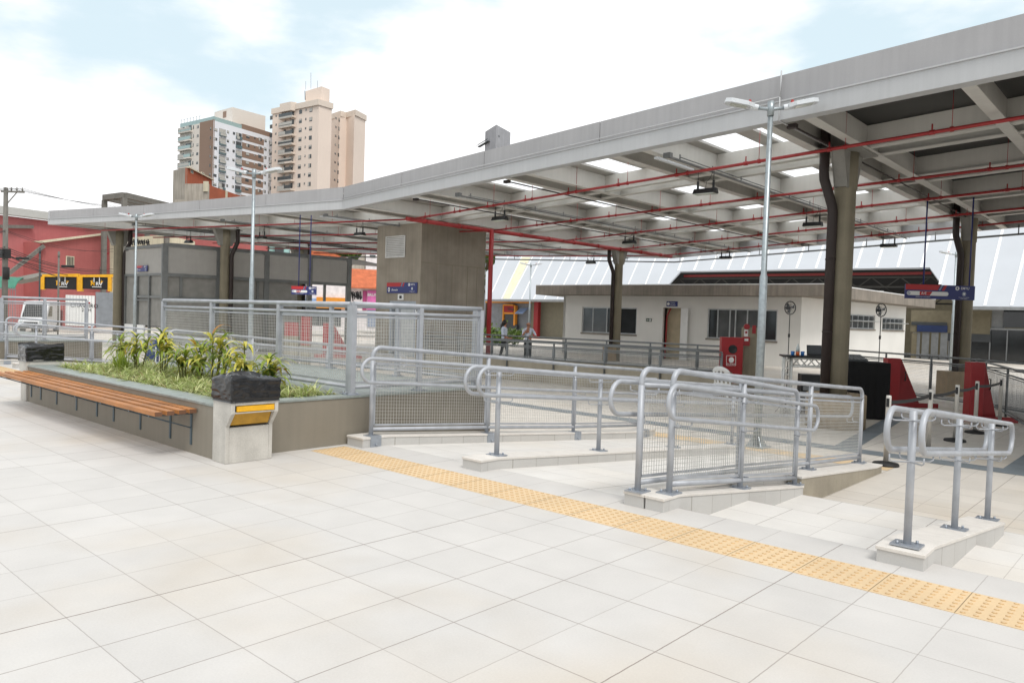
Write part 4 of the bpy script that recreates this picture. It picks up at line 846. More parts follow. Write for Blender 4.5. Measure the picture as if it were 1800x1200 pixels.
m = MB(); sign_face(m, A.at(u0, z0, -.04), A.e, (0, 0, 1), u1-u0, z1-z0, 'lift'); part('artwork', m, SM, t, recalc=False)
# ================================================================ white station building
F, S = Plane(990, 50.5, 1408, 40.3), Plane(1408, 40.3, 1592, 51)
t = thing('station_building', 'low white station building with a thick concrete roof slab', 'building', F.at(F.len, ZL))
m = MB(); zt = 3.27
def holes(m, pl, u0, u1, z0, z1, hs, th=.18, mi=0):       # a wall with rectangular openings side by side
    hs = sorted(hs); u = u0
    for a, b, c, d in hs:
        wallz(m, pl, u, a, z0, z1, th, mi); wallz(m, pl, a, b, z0, c, th, mi) if c > z0 else None; wallz(m, pl, a, b, d, z1, th, mi); u = b
    wallz(m, pl, u, u1, z0, z1, th, mi)
def box_of(pl, x0, y0, x1, y1):
    a = pl.uz(x0, (y0+y1)/2)[0]; b = pl.uz(x1, (y0+y1)/2)[0]; xm = (x0+x1)/2; return a, b, pl.uz(xm, y1)[1], pl.uz(xm, y0)[1]
w1 = box_of(F, 1023, 540, 1119, 586); dr = box_of(F, 1164, 541, 1196, 645); dr = (dr[0], dr[1], ZL, dr[3]); w2 = box_of(F, 1243, 543, 1366, 597)
holes(m, F, 0, F.len, ZL, zt, [w1, dr, w2])
s1 = box_of(S, 1490, 553, 1538, 578); s2 = box_of(S, 1551, 559, 1590, 580); s2 = (s2[0], min(s2[1], S.len-.3), s2[2], s2[3])
holes(m, S, 0, S.len, ZL, zt, [s1, s2]); wallz(m, S, S.len, S.len+.01, ZL, zt, -.0+.3)
bk = F.at(0, ZL); m.ext([F.at(0, ZL), F.at(.18, ZL), F.at(.18, ZL)+F.n*9, F.at(0, ZL)+F.n*9], (0, 0, zt-ZL)); part('wall', m, 'white_paint', t)
m = MB(); wallz(m, F, .2, F.len-.2, ZL, zt, .1, back=3.2); part('inner_wall', m, 'white_paint', t)
Lf = Plane(940, 51, 1448, 38.5); Sf = Plane(1448, 38.5, 1643, 53.3); m = MB(); a, b, c = Lf.at(0, 3.28), Lf.at(Lf.len, 3.28), Sf.at(Sf.len, 3.28)
m.ext([a, b, c, c+V((-8, 2, 0)), a+V((-2, 8, 0))], (0, 0, .6)); part('roof_slab', m, 'slab_concrete', t, bevel=.02)
m = MB(); m.ext([a+V((0, -.01, .6)), b+V((0, -.01, .6)), b+V((0, .2, .6)), a+V((0, .2, .6))], (0, 0, .05)); m.ext([b+V((.01, 0, .6)), c+V((.01, 0, .6)), c+V((-.2, 0, .6)), b+V((-.2, 0, .6))], (0, 0, .05)); part('flashing', m, 'bright_white', t)
def window(pl, w, muls, t, open_part=None, gl='mid_glass', darks=()):
    a, b, c, d = w; m = MB(); f = .07
    wallz(m, pl, a, b, c, c+f, .08, back=.06); wallz(m, pl, a, b, d-f, d, .08, back=.06); wallz(m, pl, a, a+f, c+f, d-f, .08, back=.06); wallz(m, pl, b-f, b, c+f, d-f, .08, back=.06)
    for k in muls: u = a+(b-a)*k; wallz(m, pl, u-.03, u+.03, c+f, d-f, .06, back=.05)
    wn = part('window', m, 'frame_alu', t); m = MB(); prev = 0
    for k in list(muls)+[1.]:
        wallz(m, pl, a+(b-a)*prev+.03, a+(b-a)*k-.03, c+f, d-f, .02, 1 if prev in darks else 0, back=.10); prev = k
    part('pane', m, [gl, 'dark_glass'], wn); m = MB(); wallz(m, pl, a-.06, b+.06, c-.09, c, .1, back=-.05); part('sill', m, 'slab_concrete', wn)
window(F, w1, (.2, .46), t, darks=(.46,)); window(F, w2, (.15, .33, .41, .58, .8), t, darks=(0, .8))
for s_ in (s1, s2):
    a, b, c, d = s_; window(S, s_, (.2, .4, .6, .8), t); m = MB(); zmid = (c+d)/2; m.ext([S.at(a+.1, zmid, .02), S.at(b-.1, zmid, .02), S.at(b-.1, zmid+.05, -.35), S.at(a+.1, zmid+.05, -.35)], (0, 0, .03)); part('window_flap', m, 'frame_alu', t)
m = MB(); a, b, c, d = dr; wallz(m, F, a, b, c, d, .05, back=.45); part('doorway', m, 'door_beige', t)
m = MB(); e = (F.e*.75-F.n*.3).normalized(); o = F.at(b, ZL, -.02); m.ext([o, o+e*.62, o+e*.62+V((0, 0, d-ZL)), o+V((0, 0, d-ZL))], F.n*-.04); 
for k in range(24): z = ZL+.15+k*(d-ZL-.3)/24; p = o-F.n*.045; m.ext([p+e*.06+V((0, 0, z-ZL)), p+e*.3+V((0, 0, z-ZL)), p+e*.3+V((0, 0, z-ZL+.05)), p+e*.06+V((0, 0, z-ZL+.05))], F.n*-.012)
part('louvred_door', m, 'bright_white', t)
m = MB(); m.tube([F.at(a+.4, d-.02, .2), F.at(a+.16, d-.5, .2), F.at(a+.12, ZL, .2)], .045, 8); part('pipe', m, 'red_pipe', t)
q = box_of(F, 1172, 529.5, 1191.5, 538.5); o = F.at(q[0], q[2], -.03); m = MB(); board(m, o, F.e, (0, 0, 1), q[1]-q[0], q[3]-q[2], .025); h = q[3]-q[2]
nn = F.e.cross(V((0, 0, 1)))*.004; m.face([o+nn+F.e*(h*(.42+.3*math.cos(2*PI*k/16)))+V((0, 0, h*(.5+.3*math.sin(2*PI*k/16)))) for k in range(16)], 1)
m.text('Acesso', o+nn+F.e*h*.85+V((0, 0, h*.7)), F.e, (0, 0, 1), h*.36, 1); m.text('Usuário', o+nn+F.e*h*.85+V((0, 0, h*.28)), F.e, (0, 0, 1), h*.36, 1); solo('door_sign', m, ['sign_blue', 'sign_white'], 'small blue sign over the open door of the white building', 'sign', recalc=False)
q = box_of(F, 1136, 559.5, 1145.5, 565); o = F.at(q[0], q[2], -.03); m = MB(); board(m, o, F.e, (0, 0, 1), q[1]-q[0], q[3]-q[2], .02); h = q[3]-q[2]; w_ = q[1]-q[0]
m.face([o+nn+F.e*u+V((0, 0, v)) for u, v in ((w_*.1, h*.5), (w_*.3, h*.2), (w_*.3, h*.4), (w_*.5, h*.4), (w_*.5, h*.6), (w_*.3, h*.6), (w_*.3, h*.8))], 1); m.face([o+nn+F.e*u+V((0, 0, v)) for u, v in ((w_*.62, h*.15), (w_*.9, h*.15), (w_*.9, h*.85), (w_*.62, h*.85))], 1)
solo('exit_sign', m, ['sign_green', 'sign_white'], 'small green exit sign left of the door of the white building', 'sign', recalc=False)
# ================================================================ hall with the white pitched roof
E0, E1 = atz(852, 526, 3.6), atz(1740, 538, 3.6); eh = (E1-E0).normalized(); nh = V((-eh.y, eh.x, 0)); sl = nh*math.cos(math.radians(39.4))+V((0, 0, 1))*math.sin(math.radians(39.4)); nr = eh.cross(sl).normalized()
def onroof(x, y, off=0.): d = ray(x, y); a = E0+nr*off; return CAM+d*((a-CAM).dot(nr)/d.dot(nr))
t = thing('hall', 'long hall with a white pitched metal roof behind the station', 'building', E0+nh*3)
m = MB(); out = [(853, 526), (854, 478), (870, 463), (872, 436), (1300, 412), (1950, 340), (1950, 541), (1682, 538), (1634, 470), (1196, 477), (1150, 527)]
m.ext([onroof(x, y) for x, y in out], -nr*.16); part('roof', m, 'hall_roof', t)
seams = [((860, 525), (893, 452)), ((882, 525), (917, 452)), ((897, 525), (936, 452)), ((917, 525.5), (950, 455)), ((938, 526), (974, 452)), ((957, 526), (992, 455)), ((979, 526), (1013, 455)), ((1000, 526), (1034, 455)), ((1021, 526), (1056, 455)), ((1043, 526), (1077, 455)), ((1065, 527), (1098, 455)), ((1093, 527), (1124, 455)), ((1124, 527), (1152, 455)), ((1157, 499), (1176, 455)), ((1192, 476), (1201, 452)),
 ((1220, 475), (1231, 448)), ((1250, 474), (1262, 446)), ((1279, 474), (1291, 445)), ((1306, 473), (1319, 440)), ((1338, 473), (1351, 440)), ((1369, 472), (1382, 438)), ((1400, 472), (1413, 436)), ((1434, 472), (1447, 433)), ((1470, 471), (1483, 430)), ((1505, 471), (1519, 427)), ((1541, 470), (1555, 424)), ((1578, 470), (1591, 420)), ((1619, 470), (1634, 415)), ((1652, 500), (1675, 410)), ((1690, 536), (1717, 406)), ((1731, 537), (1763, 402)), ((1778, 537), (1813, 395))]
m = MB()
for a, b in seams:
    p, q = onroof(*a), onroof(*b); q = p+(q-p)*1.5; wd = (.05 if a[0] < 1180 else .085); d = (q-p).normalized(); s = d.cross(nr)*wd; m.ext([p-s, p+s, q+s, q-s], nr*.04)
part('seam', m, 'hall_seam', t)
m = MB(); m.ext([onroof(*p, .004) for p in ((884, 525), (895.5, 525.3), (933, 452), (916, 452))], nr*.012); part('translucent_sheet', m, 'hall_yellow', t)
m = MB()
for a, b in ((E0, onroof(1150, 527)), (onroof(1682, 538), onroof(1950, 541))): m.bar(a-nh*.05-V((0, 0, .12)), b-nh*.05-V((0, 0, .12)), .2, .24)
part('gutter', m, 'shutter', t)
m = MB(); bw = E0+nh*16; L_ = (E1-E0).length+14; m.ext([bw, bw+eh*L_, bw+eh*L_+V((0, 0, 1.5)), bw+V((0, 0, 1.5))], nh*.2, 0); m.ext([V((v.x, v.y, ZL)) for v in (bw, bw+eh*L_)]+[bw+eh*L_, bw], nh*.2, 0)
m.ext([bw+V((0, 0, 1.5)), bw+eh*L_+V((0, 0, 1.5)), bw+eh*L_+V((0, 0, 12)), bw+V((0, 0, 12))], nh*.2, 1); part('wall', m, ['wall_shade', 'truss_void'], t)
m = MB(); p, q = onroof(1180, 480), onroof(1640, 472)
for k, (dz_, bk_) in enumerate(((-.5, 1), (-1.3, 1), (-1.0, 5), (-1.9, 5), (-1.6, 9), (-2.4, 9))):
    a, b = p-eh*3+nh*bk_, q+eh*3+nh*bk_; a.z = b.z = p.z+dz_; m.bar(a, b, .14, .14)
    if k % 2 == 0:
        n = 26
        for j in range(n): u, v = a+(b-a)*(j/n), a+(b-a)*((j+1)/n); (v if j % 2 else u).z -= .85; m.bar(u, v, .08, .08)
part('truss', m, 'truss_dark', t)
m = MB(); a, b = onroof(1196, 477), onroof(1634, 470); a = a-V((0, 0, .4))+nh*.8; b = b-V((0, 0, .4))+nh*.8; m.bar(a, b, .1, .22); part('truss_beam', m, 'red_steel', t)
m = MB()
for x in (1255, 1300, 1400, 1440, 1535, 1625): p = atd(x, 512, 64); m.bar(p-eh*.8, p+eh*.8, .12, .1)
part('tube_light', m, 'bright_white', t)
G = Plane(852, 87.5, 1760, 56); 
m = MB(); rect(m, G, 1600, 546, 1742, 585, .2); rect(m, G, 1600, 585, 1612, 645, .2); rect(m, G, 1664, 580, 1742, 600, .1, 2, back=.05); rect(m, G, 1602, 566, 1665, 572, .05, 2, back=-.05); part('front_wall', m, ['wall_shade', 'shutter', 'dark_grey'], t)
for k in range(4): m = MB(); x = 1602+16.2*k; rect(m, G, x, 584, x+15.4, 645, .06, back=.04); part('shutter', m, 'shutter', t)
m = MB(); rect(m, G, 1612, 572, 1666, 583.5, .1, back=-.12); part('shop_board', m, 'blue_band', t)
m = MB(); rect(m, G, 1665, 578, 1960, 660, .1, back=.25); rect(m, G, 1762, 546, 1960, 578, .1, back=.25); part('glass_front', m, 'dark_glass', t)
m = MB()
for x in (1666, 1704, 1738, 1768): rect(m, G, x, 578, x+2, 655, .1, back=.1)
rect(m, G, 1665, 576, 1800, 579, .1, back=.08); rect(m, G, 1740, 541, 1765, 600, .5, back=.4); part('glazing_bar', m, 'shutter', t)
m = MB(); rect(m, G, 853, 532, 931, 600, .2, back=.3); part('shop_front', m, 'grey_fence', t)
m = MB(); rect(m, G, 853, 529, 934, 532.5, .3, back=.0); part('trim', m, 'orange_paint', t)
m = MB(); rect(m, G, 930, 528, 1160, 640, .2, back=.2); rect(m, G, 932, 529, 941, 606, .3, 0, back=.0); part('side_wall', m, 'olive_wall', t)
m = MB(); rect(m, G, 944, 529, 954, 612, .5, back=-.8); part('red_post', m, 'red_dark', t)
t = thing('kiosk', 'small orange and red shop front under the white roof', 'kiosk', G.at(G.uz(887, 600)[0], ZL, -.5)); m = MB(); rect(m, G, 885.5, 535, 889.5, 602, .4, back=-.4); rect(m, G, 906, 537, 910, 572, .4, back=-.4); rect(m, G, 889.5, 549, 906, 552, .4, back=-.4); rect(m, G, 889.5, 535, 906, 537.5, .4, back=-.4); part('frame', m, 'orange_paint', t)
m = MB(); rect(m, G, 889.5, 537.5, 906, 549, .3, back=-.38); a = G.on(898, 543.5, -.42); m.text('Doca', a, G.e, (0, 0, 1), .42, 1, 'CENTER', bold=.02); part('name_board', m, ['red_paint', 'dark_grey'], t, recalc=False)
m = MB(); rect(m, G, 890, 552, 906, 570, .3, back=-.3); rect(m, G, 882, 570, 912, 604, .3, back=-.35); part('counter', m, 'dark_grey', t)
m = MB(); a, b = G.on(915, 541, -.1), G.on(929, 541, -.1); m.ext([a, b, b-G.n*1.0-V((0, 0, .6)), a-G.n*1.0-V((0, 0, .6))], (0, 0, -.06)); solo('awning', m, 'blue_awning', 'pale blue awning right of the orange shop front', 'awning')
# ================================================================ platform edge: low walls and railings behind
ra, rb = V((-17.2, 15.9, 0)), V((-5.1, 17.33, 0)); re = (rb-ra).normalized(); rn = V((-re.y, re.x, 0))
m = MB(); m.ext([ra+V((0, 0, ZL)), rb+V((0, 0, ZL)), rb+rn*.22+V((0, 0, ZL)), ra+rn*.22+V((0, 0, ZL))], (0, 0, .79)); solo('low_wall', m, 'raw_concrete', 'low grey concrete wall under the dark railing, left of the red cabinet', 'wall', bevel=.01)
G3 = 'dark railings along the bus platform'
k = 6; railing('platform_railing', 'dark mesh railing on the low concrete wall, left of the red cabinet', 'railing', [tuple(ra+(rb-ra)*(.02+.96*j/k)-rn*.035+V((0, 0, -.12))) for j in range(k+1)], top=1.0, mid=.86, bot=.44, group=G3, met='rail_dark', plates=False, wire='rail_dark', rend=False)
ra2, rb2 = ra+rn*1.5-re*1, rb+rn*1.6; k = 8
railing('platform_railing', 'dark mesh railing behind the low concrete wall, in front of the two people', 'railing', [tuple(ra2+(rb2-ra2)*(j/k)+V((0, 0, -.13))) for j in range(k+1)], top=1.14, mid=1.0, bot=.35, group=G3, met='rail_dark', plates=False, wire='rail_dark')
m = MB(); m.ext([ra2-re*6+V((0, 0, ZL)), rb2+V((0, 0, ZL)), rb2+rn*4.2+V((0, 0, ZL)), ra2-re*6+rn*4.2+V((0, 0, ZL))], (0, 0, .37)); struct('walkway', m, 'lower_tile')
P_ = [atd(1491, 580, 26.5), atd(1560, 580, 24.8), atd(1640, 580, 23.0), atd(1720, 580, 21.4), atd(1830, 580, 19.2)]
railing('platform_railing', 'dark mesh railing behind the two red bumpers, at the right', 'railing', [(p.x, p.y, -.42) for p in P_], top=1.36, mid=1.18, bot=.12, group=G3, met='rail_dark', plates=False, wire='rail_dark')
m = MB(); a, b = V((P_[0].x, P_[0].y, ZL)), V((P_[-1].x, P_[-1].y, ZL)); e = (b-a).normalized(); m.ext([a, b, b+V((-e.y, e.x, 0))*.3, a+V((-e.y, e.x, 0))*.3], (0, 0, .14)); solo('low_wall', m, 'stone_cap', 'pale low kerb under the railing behind the red bumpers', 'kerb')
P_ = [atd(1736, 590, 22.5), atd(1775, 590, 19.3), atd(1840, 590, 15.5)]
railing('platform_railing', 'dark mesh railing running towards the right picture edge', 'railing', [(p.x, p.y, -.42) for p in P_], top=1.25, mid=1.08, bot=.1, group=G3, met='rail_dark', plates=False, wire='rail_dark')
# ================================================================ red bumpers, cabinet, alarm post
def bumper(label, x0, x1, yt, base, wpx):
    bx = V(base); d = (bx-CAM).dot(FW); e = V((.75, .66, 0)).normalized(); n = V((-e.y, e.x, 0)); wd = (x1-x0)*d/FPX; h = atd(x0, yt, d).z-ZL; ex = wpx*d/FPX
    t = thing('bumper', label, 'bumper', bx, 'red bumpers at the end of the platform'); m = MB(); m.ext([bx, bx+e*wd, bx+e*wd+n*.3, bx+n*.3], (0, 0, h)); part('post', m, 'red_paint', t, bevel=.015)
    m = MB(); o = bx+e*wd+n*.12; m.ext([o, o+e*ex, o+V((0, 0, h-.02))], n*.05); m.bar(o+e*ex+n*.025+V((0, 0, .03)), o+V((0, 0, h-.05))+n*.025, .16, .03, 0, up=n); part('brace', m, 'red_dark', t)
    m = MB(); o2 = o-n*.06; m.tube([o2+e*.15+V((0, 0, h*.72)), o2+e*.15-n*.06+V((0, 0, h*.72)), o2+e*.15-n*.06+V((0, 0, h*.55)), o2+e*.15+V((0, 0, h*.55))], .014, 6); part('handle', m, 'black_steel', t)
    m = MB(); m.ext([bx-e*.3-n*.06, bx+e*(wd+ex+.5)-n*.06, bx+e*(wd+ex+.5)+n*.0, bx-e*.3], (0, 0, .13)); part('base_beam', m, 'red_dark', t)
bumper('red steel bumper right of the black draped block', 1556, 1579, 629, atz(1557, 714, ZL), 36)
bumper('red steel bumper near the right picture edge, behind the belt posts', 1703, 1727, 636, atz(1703, 740, ZL), 24)
e = V((.77, .64, 0)).normalized(); n = V((-e.y, e.x, 0)); d = 22.9
pb = atz(1303, 700, ZL); m = MB(); pw = 24*d/FPX; m.ext([pb, pb+e*pw, pb+e*pw+n*.3, pb+n*.3], (0, 0, atd(1303, 575, d).z-ZL)); t = thing('alarm_pillar', 'beige concrete pillar carrying a red fire alarm', 'pillar', pb); part('pillar', m, 'column_concrete', t, bevel=.01)
def onp(x, y): c = pb; dd = ray(x, y); return CAM+dd*((c-CAM).dot(n)/dd.dot(n))
def rp_(m, x0, y0, x1, y1, th, mi=0):
    a, b = onp(x0, y1), onp(x1, y0); w_ = (b-a).dot(e); m.ext([a, a+e*w_, a+e*w_+V((0, 0, b.z-a.z)), a+V((0, 0, b.z-a.z))], -n*th, mi)
m = MB(); rp_(m, 1304, 592, 1317, 607, .09, 0); rp_(m, 1307, 595, 1314, 599, .095, 1); part('call_box', m, ['red_paint', 'bright_white'], t)
m = MB(); c = onp(1312, 574); m.tube([c, c-n*.08], .085, 14); part('siren', m, 'red_paint', t)
m = MB(); rp_(m, 1308, 579, 1315, 591, .01, 0); rp_(m, 1309.5, 582, 1313.5, 586, .014, 1); rp_(m, 1322, 572, 1329, 586, .012, 1); part('safety_plate', m, ['sign_white', 'red_paint'], t)
t = thing('hose_cabinet', 'red fire hose cabinet with a round window, left of the pillar', 'cabinet', onp(1282, 672)); m = MB(); rp_(m, 1262, 593, 1303, 671, .28, 0); part('body', m, 'red_paint', t, bevel=.01)
m = MB(); c = onp(1284, 613)-n*.285; m.tube([c+n*.004, c-n*.006], .13, 20); part('window', m, 'dark_glass', t)
m = MB()
o = n*-.284; f = lambda x, y: onp(x, y)+o
for a, b in (((1273, 624), (1289, 624)), ((1289, 624), (1289, 641)), ((1289, 641), (1273, 641)), ((1273, 641), (1273, 624))): m.bar(f(*a), f(*b), .012, .006, 0, up=n)
c = f(1281.5, 631.5); m.face([c-n*.003+e*(.075*math.cos(2*PI*k/18))+V((0, 0, .085*math.sin(2*PI*k/18))) for k in range(18)]); m.text('INCÊNDIO', f(1281.5, 638.5)-n*.002, e, (0, 0, 1), .055, 0, 'CENTER', bold=.01); part('label', m, 'sign_white', t, recalc=False)
m = MB(); c = f(1264.5, 628); m.ball(c-n*.02, .028); part('knob', m, 'chrome', t)
# ================================================================ event gear
cpos = V((-4.3, 15.6, ZL)); t = thing('plastic_chair', 'white plastic monobloc chair behind the stair railing', 'chair', cpos); ce = V((.25, .97, 0)).normalized(); cn_ = V((-ce.y, ce.x, 0)); K = 1.27
C_ = lambda u, v, z: cpos+ce*(u*K)+cn_*(v*K)+V((0, 0, z*K))
m = MB(); m.ext([C_(-.22, -.21, .43), C_(.2, -.21, .42), C_(.2, .21, .42), C_(-.22, .21, .43)], (0, 0, .025)); part('seat', m, 'plastic_white', t, bevel=.01)
m = MB(); bp_ = lambda a, z: C_(-.21-.16*(z-.43)-.05*math.cos(a*1.5)+.05, .235*math.sin(a)/math.sin(1.0)*.98, z)
i0 = len(m.v); na, nz = 10, 8
top_ = lambda a: .86-.1*(a/1.0)**2
for k in range(nz+1):
    for j in range(na+1): a = -1+2*j/na; m.v.append(bp_(a, .46+(top_(a)-.46)*k/nz))
for k in range(nz):
    for j in range(na):
        if k in (1, 2, 3, 4, 5) and j % 2 == 1: continue
        p = i0+k*(na+1)+j; m.f.append([p, p+1, p+na+2, p+na+1]); m.m.append(0); m.s.append(True)
bo = part('backrest', m, 'plastic_white', t, recalc=False); so_ = bo.modifiers.new('solid', 'SOLIDIFY'); so_.thickness = .012
for s in (-1, 1): m = MB(); m.tube([C_(-.3, s*.23, .66), C_(-.05, s*.27, .655), C_(.16, s*.27, .64), C_(.19, s*.245, .58), C_(.19, s*.22, .43)], .022, 8); part('armrest', m, 'plastic_white', t)
for u, v, du in ((-.2, -.2, -.08), (-.2, .2, -.08), (.19, -.2, .05), (.19, .2, .05)): m = MB(); m.tube([C_(u, v, .43), C_(u+du, v*1.12, 0)], [.028, .02], 8); part('leg', m, 'plastic_white', t)
tb = atz(1375, 726, ZL); d = (tb-CAM).dot(FW); te = V((.85, .53, 0)).normalized(); tn = V((-te.y, te.x, 0)); Tp = lambda u, v, z: tb+te*u+tn*v+V((0, 0, z-ZL)); zt = .93; W_ = 1.5
t = thing('truss_table', 'aluminium truss table carrying a laptop, left of the largest column', 'table', tb); 
def truss(m, p, q, a, b, r=.026):
    p, q, a, b = V(p), V(q), V(a), V(b); cs = [p, p+a, p+a+b, p+b]
    for c in cs: m.tube([c, c+q-p], r, 6)
    n_ = max(2, int((q-p).length/.16))
    for s in range(4):
        c0, c1 = cs[s], cs[(s+1) % 4]
        for k in range(n_): u, v = c0+(q-p)*(k/n_), c1+(q-p)*((k+1)/n_); (u, v) if k % 2 else 0; m.tube([c0+(q-p)*(k/n_), c1+(q-p)*((k+1)/n_)] if k % 2 == 0 else [c1+(q-p)*(k/n_), c0+(q-p)*((k+1)/n_)], r*.55, 5)
m = MB(); truss(m, Tp(.22, 0, zt-.22), Tp(W_, 0, zt-.22), tn*.22, V((0, 0, .2))); part('top_truss', m, 'truss_alu', t)
for u in (0, W_+.02): m = MB(); truss(m, Tp(u, 0, ZL), Tp(u, 0, zt), te*.18, tn*.22); part('leg', m, 'truss_alu', t)
m = MB(); m.ext([Tp(-.02, -.1, zt+.005), Tp(W_+.2, -.1, zt+.005), Tp(W_+.2, .7, zt+.005), Tp(-.02, .7, zt+.005)], (0, 0, .04)); part('table_top', m, 'black_paint', t)
o = Tp(.45, .12, ZL); m = MB(); m.ext([o, o+te*.72, o+te*.72+tn*.5, o+tn*.5], (0, 0, 1.0)); t = thing('equipment_rack', 'black equipment rack under the truss table', 'rack', o); part('case', m, 'black_paint', t, bevel=.01)
m = MB()
for z, h, mi in ((.1, .1, 0), (.28, .12, 1), (.45, .06, 0), (.6, .1, 1), (.8, .05, 0)): a = o-tn*.012+te*.05+V((0, 0, z)); m.ext([a, a+te*.62, a+te*.62+V((0, 0, h)), a+V((0, 0, h))], tn*.01, mi)
part('unit', m, ['dark_grey', 'shutter'], t)
o = Tp(.62, .2, zt+.046); t = thing('laptop', 'open black laptop on the truss table', 'laptop', o); m = MB(); m.ext([o, o+te*.36, o+te*.36+tn*.25, o+tn*.25], (0, 0, .02)); part('keyboard', m, 'black_paint', t)
m = MB(); a = o+tn*.25+V((0, 0, .02)); m.ext([a, a+te*.36, a+te*.36+tn*.07+V((0, 0, .25)), a+tn*.07+V((0, 0, .25))], tn*.012, 0); m.ext([a-tn*.003+te*.015+V((0, 0, .02)), a-tn*.003+te*.345+V((0, 0, .02)), a+te*.345+tn*.062+V((0, 0, .235)), a+te*.015+tn*.062+V((0, 0, .235))], -tn*.004, 1); part('screen', m, ['black_paint', 'screen'], t)
o = Tp(.33, .1, zt+.046); m = MB(); m.lathe(o.x, o.y, [(.045, o.z), (.048, o.z+.1)], 12, 1); m.lathe(o.x, o.y, [(.048, o.z+.1), (.046, o.z+.2), (.018, o.z+.27), (.016, o.z+.3)], 12, 0); solo('bottle', m, ['clear_plastic', 'orange_drink'], 'clear plastic bottle with orange drink on the truss table', 'bottle')
for k, (u, v) in enumerate(((.2, .05), (.45, .12))): o = Tp(u, v, zt+.046); m = MB(); m.lathe(o.x, o.y, [(.04, o.z), (.05, o.z+.11)], 12); solo('cup', m, 'blue_plastic', ['blue plastic cup at the left end of the truss table', 'blue plastic cup behind the drink bottle'][k], 'cup', group='blue cups on the truss table')
db = atz(1487, 735, ZL); de = V((.8, .6, 0)).normalized(); dn = V((-de.y, de.x, 0)); t = thing('draped_table', 'table covered to the floor with black cloth, right of the largest column', 'table', db)
m = MB(); W2, D2, h = 1.0, .9, 1.38; per = []
for k in range(40): per.append((W2*k/40, 0))
for k in range(32): per.append((W2, D2*k/32))
for k in range(40): per.append((W2-W2*k/40, D2))
for k in range(32): per.append((0, D2-D2*k/32))
cx, cy = W2/2, D2/2; npn = len(per); i0 = 0
for k in range(5):
    for i, (u, v) in enumerate(per):
        f = 1+(.045*math.sin(i*.85)+.03*math.sin(i*.37+1))*(1-k/4)**.8; m.v.append(db+de*(cx+(u-cx)*f)+dn*(cy+(v-cy)*f)+V((0, 0, .01+h*k/4)))
for k in range(4):
    for i in range(npn): p = k*npn; q = p+npn; m.f.append([p+i, p+(i+1) % npn, q+(i+1) % npn, q+i]); m.m.append(0); m.s.append(True)
m.f.append([4*npn+i for i in range(npn)]); m.m.append(0); m.s.append(False); part('cloth', m, 'drape', t)
o = db-de*.35+dn*.1+V((0, 0, h+.02)); t = thing('mixing_desk', 'black sloping mixing desk on the draped table', 'mixer', o); m = MB(); m.ext([o, o+dn*.55, o+dn*.55+V((0, 0, .16)), o+V((0, 0, .05))], de*.85); part('case', m, 'dark_grey', t, bevel=.008)
m = MB()
for i in range(9):
    for j in range(5): u, v = .06+.085*i, .06+.1*j; c = o+de*u+dn*v+V((0, 0, .05+.2*v)); m.ball(c, .014, seg=6, rings=4)
part('knob', m, 'shutter', t)
def fan(label, px, py, d, base_z):
    c = atd(px, py, d); t = thing('pedestal_fan', label, 'fan', (c.x, c.y, base_z), 'black pedestal fans'); fe = V((.5, .87, 0)); r = .165
    m = MB(); m.tube([c+fe*(r*math.cos(2*PI*k/28))+V((0, 0, r*math.sin(2*PI*k/28))) for k in range(28)], .013, 6, closed=True); gd = V((-fe.y, fe.x, 0))
    for k in range(16): a = 2*PI*k/16; m.tube([c+gd*.03, c+(fe*math.cos(a)+V((0, 0, 1))*math.sin(a))*r], .003, 4)
    m.tube([c+gd*.03+fe*(.08*math.cos(2*PI*k/16))+V((0, 0, .08*math.sin(2*PI*k/16))) for k in range(16)], .004, 4, closed=True); part('guard', m, 'black_paint', t)
    m = MB(); m.tube([c+gd*.03, c+gd*.14], .045, 10); part('motor', m, 'dark_grey', t)
    m = MB()
    for k in range(3):
        a = 2*PI*k/3+.3; q = fe*math.cos(a)+V((0, 0, 1))*math.sin(a); w_ = fe*-math.sin(a)+V((0, 0, 1))*math.cos(a); m.ext([c+q*.03-w_*.02, c+q*.13-w_*.05+gd*.02, c+q*.14+w_*.04, c+q*.03+w_*.02], gd*.006)
    part('blade', m, 'mid_glass', t)
    m = MB(); m.tube([c-V((0, 0, .16)), V((c.x, c.y, base_z))], .011, 8); m.tube([V((c.x, c.y, c.z-.75)), V((c.x, c.y, c.z-.66))], .026, 8); part('pole', m, 'black_paint', t)
    for k in range(3): a = 2*PI*k/3; q = V((math.cos(a), math.sin(a), 0)); m = MB(); m.tube([V((c.x, c.y, base_z+.35)), V((c.x, c.y, base_z+.02))+q*.32], .01, 6); part('leg', m, 'black_paint', t)
fan('black pedestal fan standing behind the truss table', 1389, 541, 19.4, ZL); fan('black pedestal fan behind the draped table, right of the largest column', 1549, 545, 19.6, ZL)
